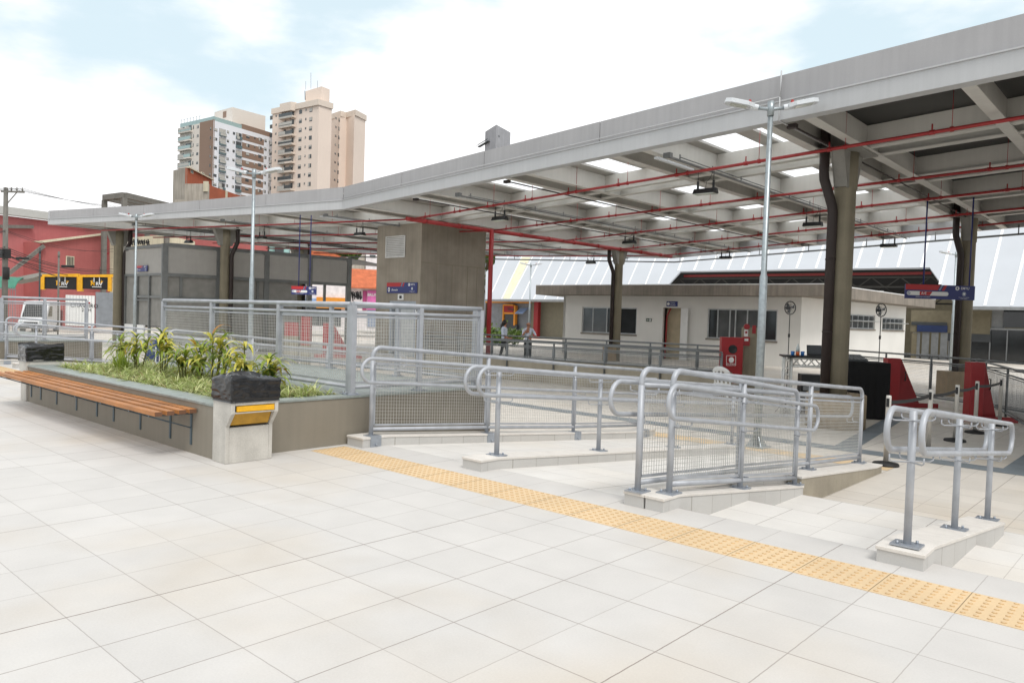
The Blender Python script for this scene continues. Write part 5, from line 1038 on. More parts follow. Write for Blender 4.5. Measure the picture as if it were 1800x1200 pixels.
# belt posts
sy = (9.83, 11.99, 13.95, 15.75, 17.8); sx = (1.34, 1.45, 1.47, 1.48, 1.6); lb = ['nearest belt post, alone at the left with its black base in view', 'second belt post from the camera, behind the looped stair handrail', 'third belt post, between the two looped handrails', 'fourth belt post from the camera', 'farthest belt post, at the right end of the black belt']
H_ = 1.13
for k in range(5):
    x, y = sx[k], sy[k]; t = thing('belt_post', lb[k], 'belt post', (x, y, ZL), 'chrome belt posts with a black belt'); m = MB(); m.lathe(x, y, [(.2, ZL), (.205, ZL+.02), (.19, ZL+.045), (.06, ZL+.07), (.05, ZL+.075)], 28); part('base', m, 'rubber', t)
    m = MB(); m.lathe(x, y, [(.04, ZL+.07), (.04, ZL+H_), (.036, ZL+H_+.015)], 16); part('post', m, 'chrome', t)
    m = MB(); m.box(x-.022, y-.05, ZL+H_-.17, x+.022, y+.05, ZL+H_-.03); part('cassette', m, 'black_paint', t)
    if k < 4:
        p, q = V((x, y+.05, ZL+H_-.1)), V((sx[k+1], sy[k+1]-.05, ZL+H_-.1)); m = MB(); n_ = 10
        for j in range(n_):
            a, b = p+(q-p)*(j/n_), p+(q-p)*((j+1)/n_); a.z -= .03*math.sin(PI*j/n_); b.z -= .03*math.sin(PI*(j+1)/n_); m.ext([a-V((0, 0, .03)), b-V((0, 0, .03)), b+V((0, 0, .03)), a+V((0, 0, .03))], (.004, 0, 0))
        part('belt', m, 'rubber', t)
# litter drum and red gear seen through the fences
c = atd(268, 590, 21.5); t = thing('litter_drum', 'dark blue-green litter drum on a stand behind the tall plants', 'litter bin', (c.x, c.y, ZL)); m = MB(); m.lathe(c.x, c.y, [(.17, .0), (.2, .75)], 20); part('drum', m, 'blue_band', t); m = MB()
for s in (-1, 1): m.tube([(c.x+s*.24, c.y, ZL), (c.x+s*.24, c.y, .55)], .02, 8)
m.tube([(c.x-.24, c.y, .55), (c.x+.24, c.y, .55)], .012, 6); part('stand', m, 'rail_metal', t)
d = 27.5; c = atz(525, 622, ZL); bumper('red steel bumper seen through the planter fence, left of the lift tower', 566, 580, 585, atd(566, 628, 30)*1.0, 34)
for (x0, y0, x1, y1), l in (((500, 567, 524, 590), 'wide red cabinet seen through the mesh fence, left of the lift tower'), ((528, 557, 544, 606), 'narrow red hose cabinet seen through the mesh fence, left of the lift tower')):
    a, b = atd(x0, y1, 30), atd(x1, y0, 30); w_ = (b-a).dot(RT); e2 = V((RT.x, RT.y, 0)).normalized(); t = thing('hose_cabinet', l, 'cabinet', (a.x, a.y, ZL), 'red cabinets behind the fence'); m = MB(); m.ext([a, a+e2*w_, a+e2*w_+V((0, 0, b.z-a.z)), a+V((0, 0, b.z-a.z))], (-e2.y*.3, e2.x*.3, 0)); part('body', m, 'red_paint', t)
    m = MB(); m.ext([V((a.x, a.y, ZL)), V((a.x, a.y, ZL))+e2*w_, V((a.x, a.y, a.z-.005))+e2*w_, V((a.x, a.y, a.z-.005))], (-e2.y*.2, e2.x*.2, 0)); part('support', m, 'column_concrete', t)
# ================================================================ people
def person(label, pos, face, H, joints, edges, lab, hair=None, mask=False, fem=False):
    """one skinned body grown over a posed skeleton; joints: name -> (forward, left, up, radius) for a height of 1.72"""
    f = V((math.cos(face), math.sin(face), 0)); s = V((-f.y, f.x, 0)); k = H/1.72; base = V(pos); P = lambda a, b, c: base+(f*a+s*b+V((0, 0, c)))*k
    names = list(joints); idx = {n: i for i, n in enumerate(names)}
    me = bpy.data.meshes.new('body'); me.from_pydata([P(*joints[n][:3]) for n in names], [(idx[a], idx[b]) for a, b in edges], []); ob = bpy.data.objects.new('body', me); COL.objects.link(ob)
    sk = ob.modifiers.new('skin', 'SKIN'); sk.use_smooth_shade = True; lay = me.skin_vertices[0].data
    for n in names: r = joints[n][3]; r = r if isinstance(r, tuple) else (r, r); lay[idx[n]].radius = (r[0]*k, r[1]*k); lay[idx[n]].use_root = n == 'pelvis'
    sb = ob.modifiers.new('sub', 'SUBSURF'); sb.levels = sb.render_levels = 2
    dg = bpy.context.evaluated_depsgraph_get(); dg.update(); me2 = bpy.data.meshes.new_from_object(ob.evaluated_get(dg)); bpy.data.objects.remove(ob)
    segs = [(P(*joints[a][:3]), P(*joints[b][:3]), lab.get((a, b), lab.get(b, 0))) for a, b in edges]
    for m_ in ('skin', 'shirt', 'trousers', 'rubber'): me2.materials.append(MATS[m_])
    for p in me2.polygons:
        c = p.center; best = (9, 0)
        for a, b, l in segs:
            d = b-a; tt = max(0, min(1, (c-a).dot(d)/max(1e-9, d.length_squared))); q = (c-(a+d*tt)).length
            if q < best[0]: best = (q, l)
        p.material_index = best[1]; p.use_smooth = True
    t = thing('person', label, 'person', base)
    for v in me2.vertices: v.co -= base
    o = bpy.data.objects.new('body', me2); COL.objects.link(o); o.parent = t; ORG[o.name] = base
    h = P(.015, 0, 1.61)
    if hair == 'long':
        m = MB(); m.ball(h+f*-.02*k+V((0, 0, .015)), .098*k, .098*k, .125*k, 14, 10); m.tube([h-f*.05*k, h-f*.085*k-V((0, 0, .16*k)), h-f*.095*k-V((0, 0, .3*k))], [.085*k, .09*k, .05*k], 12); part('hair', m, 'hair', t)
    else:
        m = MB(); m.ball(h-f*.02*k-V((0, 0, .0)), .088*k, .09*k, .07*k, 14, 10); part('hair', m, 'skin_dark', t)
    m = MB(); m.ball(P(.1, 0, 1.595), .014*k, .012*k, .018*k, 8, 6); part('nose', m, 'skin', t)
    if mask: m = MB(); m.ball(P(.06, 0, 1.565), .055*k, .062*k, .05*k, 12, 8); part('mask', m, 'mask', t)
def hand(j, e, w, d, pre, up=(0, 0, -1)):
    """a palm and five fingers from the wrist"""
    w, d = V(w), V(d).normalized(); sd = d.cross(V((1, 0, 0)))
    if sd.length < .1: sd = d.cross(V((0, 1, 0)))
    sd.normalize(); j[pre+'palm'] = (*(w+d*.06), (.03, .022)); e.append((pre+'wrist', pre+'palm'))
    for i, (o, l) in enumerate(((-.028, .07), (-.009, .08), (.010, .075), (.028, .06))):
        a = w+d*.1+sd*o; b = w+d*(.1+l)+sd*o*1.1+V((.012, 0, 0)); j[f'{pre}f{i}'] = (*a, .01); j[f'{pre}g{i}'] = (*b, .007); e += [(pre+'palm', f'{pre}f{i}'), (f'{pre}f{i}', f'{pre}g{i}')]
    a = w+d*.05+sd*.045+V((.02, 0, 0)); j[pre+'t'] = (*a, .009); e.append((pre+'palm', pre+'t'))
def skeleton(armL, armR, legL, legR, wd=1.):
    j = {'pelvis': (0, 0, .96, (.15*wd, .115)), 'waist': (0, 0, 1.08, (.135*wd, .105)), 'chest': (0, 0, 1.27, (.155*wd, .115)), 'shoulders': (-.01, 0, 1.41, (.12*wd, .085)), 'neck': (.0, 0, 1.49, .052), 'jaw': (.02, 0, 1.555, (.066, .078)), 'head': (.012, 0, 1.63, (.078, .092)), 'crown': (.0, 0, 1.69, (.055, .062))}
    e = [('pelvis', 'waist'), ('waist', 'chest'), ('chest', 'shoulders'), ('shoulders', 'neck'), ('neck', 'jaw'), ('jaw', 'head'), ('head', 'crown')]
    lab = {n: 1 for n in ('waist', 'chest', 'shoulders')}; lab.update({'pelvis': 2})
    for pre, sg, (el, wr, hd) in (('L', 1, armL), ('R', -1, armR)):
        j[pre+'sh'] = (-.01, sg*.19*wd, 1.40, .058); j[pre+'elbow'] = (*el, .042); j[pre+'wrist'] = (*wr, .028); e += [('shoulders', pre+'sh'), (pre+'sh', pre+'elbow'), (pre+'elbow', pre+'wrist')]; lab[pre+'sh'] = 1; lab[pre+'elbow'] = 1; hand(j, e, wr, hd, pre)
    for pre, sg, (kn, an) in (('L', 1, legL), ('R', -1, legR)):
        j[pre+'hip'] = (0, sg*.09, .86, .092); j[pre+'knee'] = (*kn, .062); j[pre+'ankle'] = (*an, .042); j[pre+'toe'] = (an[0]+.17, an[1]+sg*.02, .03, (.042, .028)); j[pre+'heel'] = (an[0]-.04, an[1], .035, .035)
        e += [('pelvis', pre+'hip'), (pre+'hip', pre+'knee'), (pre+'knee', pre+'ankle'), (pre+'ankle', pre+'toe'), (pre+'ankle', pre+'heel')]
        for n in ('hip', 'knee', 'ankle'): lab[pre+n] = 2
        lab[pre+'toe'] = lab[pre+'heel'] = 3
    return j, e, lab
tocam = lambda p: math.atan2(CAM.y-p.y, CAM.x-p.x)
p = atd(928, 600, 30.3); p.z = -.13
j, e, lab = skeleton(((.12, .3, 1.16), (.2, .1, 1.08), (.3, -1, -.2)), ((.14, -.27, 1.17), (.15, -.06, 1.42), (0, .3, 1)), ((.03, .1, .5), (-.02, .12, .08)), ((.03, -.1, .5), (-.02, -.13, .08)))
person('bald person in white shirt and dark trousers, hand raised to the face', p, tocam(p)+.25, 1.68, j, e, lab, mask=True)
p = atd(886, 600, 30.0); p.z = -.13
j, e, lab = skeleton(((-.03, .25, 1.14), (.12, .2, .98), (.8, 0, -.6)), ((.05, -.24, 1.14), (.22, -.16, 1.02), (1, .2, 0)), ((.12, .08, .5), (.05, .09, .08)), ((-.06, -.08, .5), (-.2, -.09, .08)), .92)
person('person with long black hair and white shirt, beside the red pipe', p, tocam(p)+1.2, 1.71, j, e, lab, hair='long', fem=True)
# ================================================================ street on the left
def slabthing(name, label, cat, pl, pts, th, m_, back=0., group=None): return solo(name, poly(MB(), pl, pts, th, 0, back), m_, label, cat, group=group)
R = Plane(-60, 66, 230, 79)
t = thing('red_building', 'large faded red building with a grey sheet roof at the left edge', 'building', R.at(10, -.6)); m = MB(); rz_ = R.uz(0, 378)[1]; L1 = R.uz(260, 400)[0]; wallz(m, R, 0, L1, -.6, rz_, 8); part('wall', m, 'red_wall', t)
m = MB(); a, b = R.at(-.3, rz_, -.4), R.at(L1, rz_, -.4); m.ext([a, b, b+R.n*6+V((0, 0, 1.35)), a+R.n*6+V((0, 0, 1.35))], (0, 0, .12)); part('roof', m, 'roof_sheet', t)
m = MB(); poly(m, R, [(74, 424), (190, 411), (193, 411), (193, 545), (74, 545)], 3.2, 0, back=-3.2); part('annex', m, 'red_wall_dark', t)
m = MB(); poly(m, R, [(60, 424), (74, 423), (192, 409), (192, 412), (74, 427)], .5, 0, back=-3.5); part('coping', m, 'cream_wall', t)
m = MB(); rect(m, R, 82.5, 451, 97, 469, .08, 0, back=-3.26); rect(m, R, 84.5, 452.5, 95.5, 466.5, .1, 1, back=-3.29)
for k in range(4): x = 86.5+2.4*k; rect(m, R, x, 452.5, x+.6, 466.5, .05, 0, back=-3.33)
part('window', m, ['cream_wall', 'dark_glass'], t)
m = MB(); m.bar(R.on(14, 482, -3.5), R.on(77, 432, -3.4), .25, .3); m.bar(R.on(0, 398, -.3), R.on(58, 399, -.3), .3, .3); m.tube([R.on(182, 430, -3.3), R.on(183, 470, -3.3), R.on(177, 470, -3.3), R.on(177, 484, -3.3)], .09, 6); m.tube([R.on(70, 434, -3.4), R.on(70, 508, -3.4)], .09, 6); part('drainpipe', m, 'pole_concrete', t)
t = thing('cream_building', 'cream end wall beside the red annex, next to the booth', 'building', R.on(199, 560, -2)); m = MB(); poly(m, R, [(193, 412), (212, 408), (216, 545), (193, 545)], 3, 0, back=-2.4); part('wall', m, 'cream_wall', t)
m = MB(); rect(m, R, 184.5, 412, 193, 450, .15, 0, back=-3.75); part('sign_strip', m, 'tower_cream', t)
m = MB(); a = R.on(188.7, 446, -3.8); m.text('VIDROS', R.on(188.2, 442, -3.78), (0, 0, 1), -R.e, .42, 0, bold=.01); m.face([R.on(x, y, -3.78) for x, y in ((186, 444), (190, 444), (190, 442.5), (192.3, 445.5), (190, 448.5), (190, 447), (186, 447))]); part('artwork', m, 'red_dark', t, recalc=False)
for (pts, l) in (([(222, 419), (245, 416), (290, 413), (341, 424), (341, 452), (222, 452)], 'long cream wall with black graffiti, above the booth roof'),):
    t = thing('graffiti_wall', l, 'wall', R.on(280, 560, -3)); Q = Plane(222, 76, 341, 77); m = MB(); poly(m, Q, pts, .4); a = Q.on(222, 430); m.ext([Q.on(222, 452), Q.on(341, 452), Q.on(341, 570), Q.on(222, 570)], Q.n*.4); part('wall', m, 'cream_wall', t)
    m = MB(); r_ = random.Random(3)
    for k in range(12): x = 226+k*3.1; m.bar(Q.on(x, 421+r_.uniform(-1, 2), -.02), Q.on(x+r_.uniform(-2, 3), 430+r_.uniform(-2, 2), -.02), .12, .02, 0, up=Q.n); m.bar(Q.on(x, 425+r_.uniform(-3, 3), -.02), Q.on(x+2.6, 424+r_.uniform(-3, 3), -.02), .1, .02, 0, up=Q.n)
    part('graffiti', m, 'graffiti', t)
Q = Plane(200, 80, 470, 84); slabthing('red_wall', 'red wall showing under the canopy, above the booth', 'wall', Q, [(212, 396), (470, 424), (470, 480), (212, 480)], .5, 'red_wall_dark')
# awnings and billboards
Q = Plane(-20, 60, 230, 62)
m = MB(); prf = [(0, 0), (.5, .5), (1.2, .8), (2.0, .9)]; u0, u1 = Q.uz(-20, 500)[0], Q.uz(46, 500)[0]; zb = Q.uz(10, 506)[1]
m.ext([Q.at(u0, zb+b, -2.0+a) for a, b in prf]+[Q.at(u0, zb+b-.06, -2.0+a) for a, b in prf[::-1]], Q.e*(u1-u0)); solo('awning', m, 'green_awning', 'curved green awning at the left edge, below the red building', 'awning')
slabthing('lean_to_roof', 'grey sheet lean-to roof between the green awning and the billboards', 'roof', Q, [(14, 490), (70, 479), (72, 484), (60, 488), (14, 497)], 2.5, 'roof_sheet', back=-.5)
def billboard(label, fx0, fx1, fy0, fy1, bx0, bx1, by0, by1):
    t = thing('billboard', label, 'billboard', Q.on((fx0+fx1)/2, fy1)); m = MB(); poly(m, Q, [(fx0, fy0), (fx1, fy0-1), (fx1, by0), (fx0, by0)], .35, 0, -.4); rect(m, Q, fx0, by0, bx0, fy1, .35, 0, -.4); rect(m, Q, bx1, by0, fx1, fy1, .35, 0, -.4); part('frame', m, 'billboard_yellow', t)
    m = MB(); rect(m, Q, bx0, by0, bx1, by1, .1, 0, -.3); part('panel', m, 'billboard_black', t)
    cx, cy = (bx0+bx1)/2, (by0+by1)/2; m = MB(); a = Q.on(cx, cy+1.5, -.33); m.text('M', a-Q.e*.3, Q.e, (0, 0, 1), .42, 0, 'CENTER', bold=.01); m.text('RV', a+Q.e*.17, Q.e, (0, 0, 1), .42, 1, 'CENTER', bold=.01); b = Q.on(cx, cy-4.5, -.33)
    for u, v, w_, h in ((-.2, -.3, .06, .6), (.2, -.3, .06, .6), (0, .27, .46, .06)): m.face([b+Q.e*(u-w_/2)+V((0, 0, v if h > .1 else v)), b+Q.e*(u+w_/2)+V((0, 0, v)), b+Q.e*(u+w_/2)+V((0, 0, v+h)), b+Q.e*(u-w_/2)+V((0, 0, v+h))], 1)
    c = Q.on(cx, cy+7, -.33); m.face([c-Q.e*.35, c+Q.e*.35, c+Q.e*.35+V((0, 0, .05)), c-Q.e*.35+V((0, 0, .05))], 1)
    for sg in (-1, 1): m.face([b+Q.e*sg*.28-V((0, 0, .25)), b+Q.e*sg*.5-V((0, 0, .02)), b+Q.e*sg*.36-V((0, 0, .03)), b+Q.e*sg*.34+V((0, 0, .12))], 0)
    part('artwork', m, ['billboard_yellow', 'sign_white'], t, recalc=False)
billboard('wide black billboard in a yellow frame, left of the two', 74, 138, 482, 509, 81.5, 137.5, 486.5, 508.5); billboard('black billboard in a slanting yellow frame, nearest to the booth', 138.6, 198, 483, 512, 148, 192, 487, 508.5)
Q2 = Plane(-20, 57, 230, 57.5)
t = thing('shop_wall', 'dark red wall with a white lettered panel below the billboards', 'wall', Q2.on(140, 575)); m = MB(); rect(m, Q2, 110, 513, 168, 575, .3); part('wall', m, 'red_wall_dark', t)
m = MB(); rect(m, Q2, 115.5, 519, 167, 573, .06, 0, -.06); 
for k in range(9): x = 118+5.4*k; rect(m, Q2, x, 519, x+.5, 573, .02, 1, -.075)
m.text('CHAVEIRO', Q2.on(148, 537.5, -.085), Q2.e, (0, 0, 1), .42, 2, 'CENTER'); m.text('24 H', Q2.on(152, 545, -.085), Q2.e, (0, 0, 1), .36, 2, 'CENTER'); rect(m, Q2, 151, 531, 159.5, 533.5, .01, 3, -.08); part('panel', m, ['bright_white', 'shutter', 'graffiti', 'red_paint'], t, recalc=False)
slabthing('sheet_fence', 'plain grey sheet fence between the white panel and the booth', 'fence', Q2, [(168, 513), (210, 515), (210, 575), (168, 575)], .12, 'grey_fence', back=-.05)
t = thing('street_fence', 'thin grey bar fence along the street, behind the left railings', 'fence', Q2.on(60, 575, -6)); m = MB(); u0, u1 = Q2.uz(-20, 550)[0], Q2.uz(112, 550)[0]; za, zb = -.6, Q2.uz(60, 509)[1]
u = u0
while u < u1: wallz(m, Q2, u, u+.025, za, zb, .03, back=-6); u += .17
for z in (za+.2, zb-.15): wallz(m, Q2, u0, u1, z, z+.05, .05, back=-6.05)
part('bars', m, 'grey_fence', t)
# van
c = atd(70, 560, 57); c.z = -.6; f = V((.86, -.51, 0)).normalized(); s = V((-f.y, f.x, 0)); t = thing('van', 'white van parked on the street, seen through the left mesh fence', 'van', c); W_, Lv, Hv = .84, 2.2, 2.45; P = lambda a, b, z: c+f*a+s*b+V((0, 0, z))
m = MB(); side = [(-Lv, .35), (Lv-.1, .35), (Lv, .55), (Lv-.02, .95), (Lv-.55, 1.15), (Lv-1.25, 2.2), (Lv-1.6, Hv-.08), (-Lv+.1, Hv), (-Lv, Hv-.25)]; m.ext([P(a, -W_, z) for a, z in side], s*2*W_); part('body', m, 'van_white', t, bevel=.08)
m = MB(); m.ext([P(Lv-.60, -W_+.12, 1.2), P(Lv-.60, W_-.12, 1.2), P(Lv-1.22, W_-.2, 2.12), P(Lv-1.22, -W_+.2, 2.12)], (f*.045+V((0, 0, .03)))); part('windscreen', m, 'dark_glass', t)
for sg in (-1, 1):
    m = MB(); m.ext([P(Lv-1.0, sg*(W_+.001), 1.25), P(Lv-2.1, sg*(W_+.001), 1.25), P(Lv-2.1, sg*(W_+.001), 2.0), P(Lv-1.45, sg*(W_+.001), 2.0)], s*sg*.012); part('side_window', m, 'dark_glass', t)
    m = MB(); a = P(Lv-.06, sg*.62, .85); m.ball(a, .1, .1, .12); part('headlight', m, 'clear_plastic', t)
    for a in (Lv-.85, -Lv+.9): m = MB(); q = P(a, sg*(W_-.1), .34); m.tube([q-s*.11, q+s*.11], .34, 20); wh_ = part('wheel', m, 'rubber', t); m = MB(); m.tube([q+s*sg*.112, q+s*sg*.118], .2, 16); part('rim', m, 'shutter', wh_)
m = MB(); m.ext([P(Lv-.02, -.45, .7), P(Lv-.02, .45, .7), P(Lv-.02, .45, .85), P(Lv-.02, -.45, .85)], f*.03); part('grille', m, 'dark_grey', t); m = MB(); m.ext([P(Lv-.05, -W_+.02, .4), P(Lv-.05, W_-.02, .4), P(Lv-.05, W_-.02, .58), P(Lv-.05, -W_+.02, .58)], f*.09); part('bumper_bar', m, 'dark_grey', t)
# poles and cables
pp = atd(8, 560, 50); pp.z = -.6; zt = atd(10, 331, 50).z; t = thing('utility_pole', 'concrete utility pole with a crossarm and many cables at the left edge', 'utility pole', pp); m = MB(); m.tube([pp, V((pp.x, pp.y, zt))], [.2, .13], 12); part('pole', m, 'pole_concrete', t)
ce = V((RT.x, RT.y, 0)).normalized(); m = MB(); z = zt-.25; c = V((pp.x, pp.y, z)); m.bar(c-ce*.3, c+ce*1.2, .12, .12); m.bar(c+ce*.75, c-V((0, 0, .9)), .05, .05)
for k in range(4): q = c+ce*(-.0+.36*k)+V((0, 0, .06)); m.lathe(q.x, q.y, [(.03, q.z), (.055, q.z+.08), (.03, q.z+.16), (.04, q.z+.22)], 8)
part('crossarm', m, 'pole_concrete', t)
m = MB(); c = V((pp.x, pp.y, atd(8, 478, 50).z)); m.lathe(c.x+.25, c.y, [(.2, c.z-.5), (.2, c.z+.3)], 12); part('equipment', m, 'cable', t); m = MB(); m.box(c.x-.3, c.y-.25, c.z+.9, c.x+.3, c.y+.25, c.z+1.5); part('equipment', m, 'cable', t)
r_ = random.Random(9); m = MB()
def cable(m, a, b, sag, r):
    n_ = 14; m.tube([a+(b-a)*(k/n_)-V((0, 0, sag*4*(k/n_)*(1-k/n_))) for k in range(n_+1)], r, 4, 0)
for k in range(4): a = V((pp.x, pp.y, zt))+ce*(.36*k); cable(m, a, atd(215, 361+1.6*k, 82), .25, .014); cable(m, a, atd(-120, 322+2*k, 35), .2, .012)
for y0, y1 in ((434, 470), (438, 473), (442, 477), (446, 478), (450, 480), (455, 486), (446, 492), (405, 441), (407, 434)): cable(m, V((pp.x, pp.y, atd(9, y0, 50).z)), atd(212, y1, 74), .5+r_.random()*.5, .022 if y0 > 430 else .014); cable(m, V((pp.x, pp.y, atd(9, y0, 50).z)), atd(-120, y0-8, 36), .3, .022)
for x, y in ((38, 454), (118, 468)): q = atd(x, y, 56); m.tube([q-ce*.4, q+ce*.5], .09, 6)
part('cables', m, 'cable', t)
for (x, y0, d, l) in ((102, 442, 52, 'thin grey steel pole in front of the left billboard'), (203, 449, 55, 'thin dark pole between the billboard and the booth'), (69, 436, 58, 'thin dark pole left of the billboards')):
    b = atd(x, 560, d); m = MB(); zt_ = atd(x, y0, d).z; m.tube([(b.x, b.y, -.6), (b.x, b.y, zt_)], .06, 8); m.tube([(b.x, b.y, zt_-.4), (b.x, b.y, zt_-.1)], .075, 8); solo('steel_pole', m, 'pole_concrete' if x == 102 else 'dark_grey', l, 'pole', group='thin poles along the street')
# concrete frame above the canopy edge
P1, P2, P3 = atd(184, 340, 72), atd(219, 338.5, 70), atd(294, 352, 76); zt = P2.z; P4 = P1+P3-P2; m = MB()
for p in (P1, P2, P3, P4): m.box(p.x-.2, p.y-.2, -.6, p.x+.2, p.y+.2, zt-.5)
for a, b in ((P1, P2), (P2, P3), (P3, P4), (P4, P1), ((P1+P2)/2, (P3+P4)/2)): m.bar(V((a.x, a.y, zt-.25)), V((b.x, b.y, zt-.25)), .45, .5)
solo('concrete_frame', m, 'pole_concrete', 'bare stained concrete frame rising behind the left canopy edge', 'building')
# brick and concrete house
def corner(mb, A_, B_, z0, z1):          # closed block on two visible faces
    mb.prism([A_.at(0, 0), B_.at(0, 0), B_.at(B_.len, 0), A_.at(0, 0)+B_.e*B_.len], z0, z1)
t = thing('brick_house', 'unplastered brick and stained concrete house below the white tower', 'building', atd(340, 540, 110)); C1, C2 = Plane(300, 113, 324, 110), Plane(324, 110, 367, 117)
zt = C2.uz(326, 293)[1]; m = MB(); corner(m, C1, C2, -.6, zt-.55); m.ext([C1.at(0, zt-.55), C1.at(C1.len, zt-.55), C1.at(C1.len, zt), C1.at(0, zt)], C2.e*.4); part('wall', m, 'stained_concrete', t)
m = MB(); m.ext([C2.at(.05, -.6, -.03), C2.at(C2.len, -.6, -.03), C2.at(C2.len, zt-.55, -.03), C2.at(.05, zt-.05, -.03)], C2.n*.3); part('brick_wall', m, 'brick', t)
m = MB(); m.bar(C2.at(0, zt, -.1), C2.at(C2.len+.2, zt-.5, -.1), .5, .16); part('eave', m, 'cream_wall', t)
for x in (337, 356): m = MB(); rect(m, C2, x-2.5, 299 if x < 340 else 303, x+2.5, 305 if x < 340 else 309, .1, 0, -.06); rect(m, C2, x-1.8, 300 if x < 340 else 304, x+1.8, 304 if x < 340 else 308, .1, 1, -.08); part('window', m, ['cream_wall', 'far_glass'], t)
D1, D2 = Plane(304, 107, 360, 106), Plane(360, 106, 450, 122); z2, z3 = D1.uz(330, 323)[1], D1.uz(330, 335)[1]; m = MB(); wallz(m, D1, D1.uz(325, 330)[0], D1.len, -.6, z2, .5); wallz(m, D1, 0, D1.uz(325, 330)[0], -.6, D1.uz(310, 338)[1]-1, .5); part('lower_wall', m, 'stained_concrete', t)
m = MB(); wallz(m, D2, .05, D2.len, -.6, z2-.1, .5); part('brick_wall', m, 'brick', t)
m = MB(); wallz(m, D1, D1.len-.5, D1.len+.15, D1.uz(358, 337)[1], z2+.3, .3, back=-.2); wallz(m, D2, D2.uz(398, 330)[0]-.3, D2.uz(398, 330)[0]+.3, -.6, z2-.08, .1, back=-.06); part('pillar', m, 'cream_wall', t)
# ================================================================ towers
def cols(t, pl, specs, n, pitch, mats, name='window', th=.15, back=-.06):
    """columns of windows: (x0, x1, y0, y1, mat) of the top one, n floors down"""
    for x0, x1, y0, y1, mi in specs:
        u0, _ = pl.uz(x0, (y0+y1)/2); u1, _ = pl.uz(x1, (y0+y1)/2); _, z0 = pl.uz((x0+x1)/2, y1); _, z1 = pl.uz((x0+x1)/2, y0)
        for k in range(n):
            m = MB(); dz = k*pitch; wallz(m, pl, u0, u1, z0-dz, z1-dz, th, 0, back)
            mm = mats[mi]; r_ = random.Random(int(x0*7+k*131)); 
            if mi == 0:
                if r_.random() < .45: wallz(m, pl, u0+.06, u1-.06, z0-dz+(z1-z0)*r_.choice((.45, .6, .2)), z1-dz-.05, .05, 1, back-.03)
                elif r_.random() < .6: um = (u0+u1)/2; wallz(m, pl, u0+.05, um, z0-dz+.05, z1-dz-.05, .04, 1, back-.03)
            part(name, m, [mm, 'far_blind'], t)
TA, TB, TC = Plane(310.5, 246, 345, 239.5), Plane(345, 239.5, 369, 235), Plane(369, 235, 476, 257); zt = TC.uz(369.5, 210)[1]; fl = 15.75*236/FPX
t = thing('apartment_tower', 'white and brown apartment tower with a cream block on its roof', 'building', TB.at(TB.len, -.6)); back = TA.at(0, 0, 22)
m = MB(); wallz(m, TA, 0, TA.len, -.6, zt, .4, back=-.02); part('side_wall', m, 'tower_cream', t)
m = MB(); wallz(m, TB, .0, TB.len-.02, -.6, zt+.3, .4, back=-.03); part('brown_wall', m, 'tower_brown', t)
m = MB(); m.prism([TA.at(0, 0), TB.at(0, 0), TC.at(0, 0), TC.at(TC.len, 0), TA.at(0, 0)+TC.e*TC.len], -.6, zt-.01); part('front_wall', m, 'tower_white', t)
u0, u1 = TC.uz(425.6, 240)[0], TC.uz(464, 240)[0]; zz = TC.uz(445, 246)[1]
for k in range(9): m = MB(); wallz(m, TC, u0, u1, zz-k*fl-.9, zz-k*fl+1.05, .1, back=-.05); part('brown_band', m, 'tower_brown', t)
m = MB(); wallz(m, TC, TC.uz(425.6, 240)[0], TC.len+.05, zt-.02, zt+1.6, 3, back=.05); part('parapet', m, 'tower_brown', t)
cols(t, TC, [(376, 382, 226, 231, 0), (399, 402.6, 230, 234.5, 0), (409.4, 413, 232.5, 237, 0), (432.5, 438.5, 238, 243.5, 0), (446.8, 449, 241, 245, 0), (454.5, 460, 242.5, 248, 0), (465, 468.7, 245, 250, 0), (473, 475, 247.5, 254, 0)], 8, fl, ['far_glass'])
cols(t, TC, [(385.5, 396.8, 227, 240.3, 0)], 8, fl, ['far_glass'], 'balcony_opening'); cols(t, TC, [(414.8, 424.6, 234, 245.5, 0)], 8, fl, ['far_glass'], 'balcony_opening')
cols(t, TC, [(385.5, 396.8, 234.5, 240.3, 0), (414.8, 424.6, 240.5, 245.5, 0)], 8, fl, ['blue_glass'], 'balcony', th=.3, back=-.45)
cols(t, TA, [(313, 316, 226, 232, 0)], 6, fl, ['tower_brown'], 'side_panel'); cols(t, TA, [(319, 324.5, 224, 233, 0), (327, 337, 221, 231, 0), (339.5, 341, 221, 227, 0)], 6, fl, ['far_glass'], 'balcony_opening'); cols(t, TA, [(318, 338, 226.5, 231.5, 0)], 6, fl, ['balcony_glass'], 'balcony', th=.4, back=-.9); cols(t, TA, [(317.5, 338.5, 232, 234.5, 0)], 6, fl, ['tower_cream'], 'balcony_slab', th=1, back=-1.0)
cols(t, TB, [(346, 349.5, 221, 226, 0)], 6, fl, ['far_glass']); cols(t, TC, [(369.4, 371.2, 224, 229, 0)], 8, fl, ['far_glass'])
m = MB(); wallz(m, TA, -.1, TA.len, zt, zt+1.3, .08, back=.1); wallz(m, TB, 0, TB.len, zt+.3, zt+1.3, .08, back=.1); wallz(m, TC, 0, TC.uz(425, 240)[0], zt, zt+1.3, .08, back=.1); part('glass_parapet', m, 'balcony_glass', t)
for k in range(7): m = MB(); q = TA.at(TA.len*k/6.5, zt+1.2, .4); m.tube([q, q+V((0, 0, 1.3))], .05, 5); m.tube([q+V((-.5, 0, 1.3)), q+V((.5, 0, 1.3))], .06, 5); part('floodlight', m, 'shutter', t)
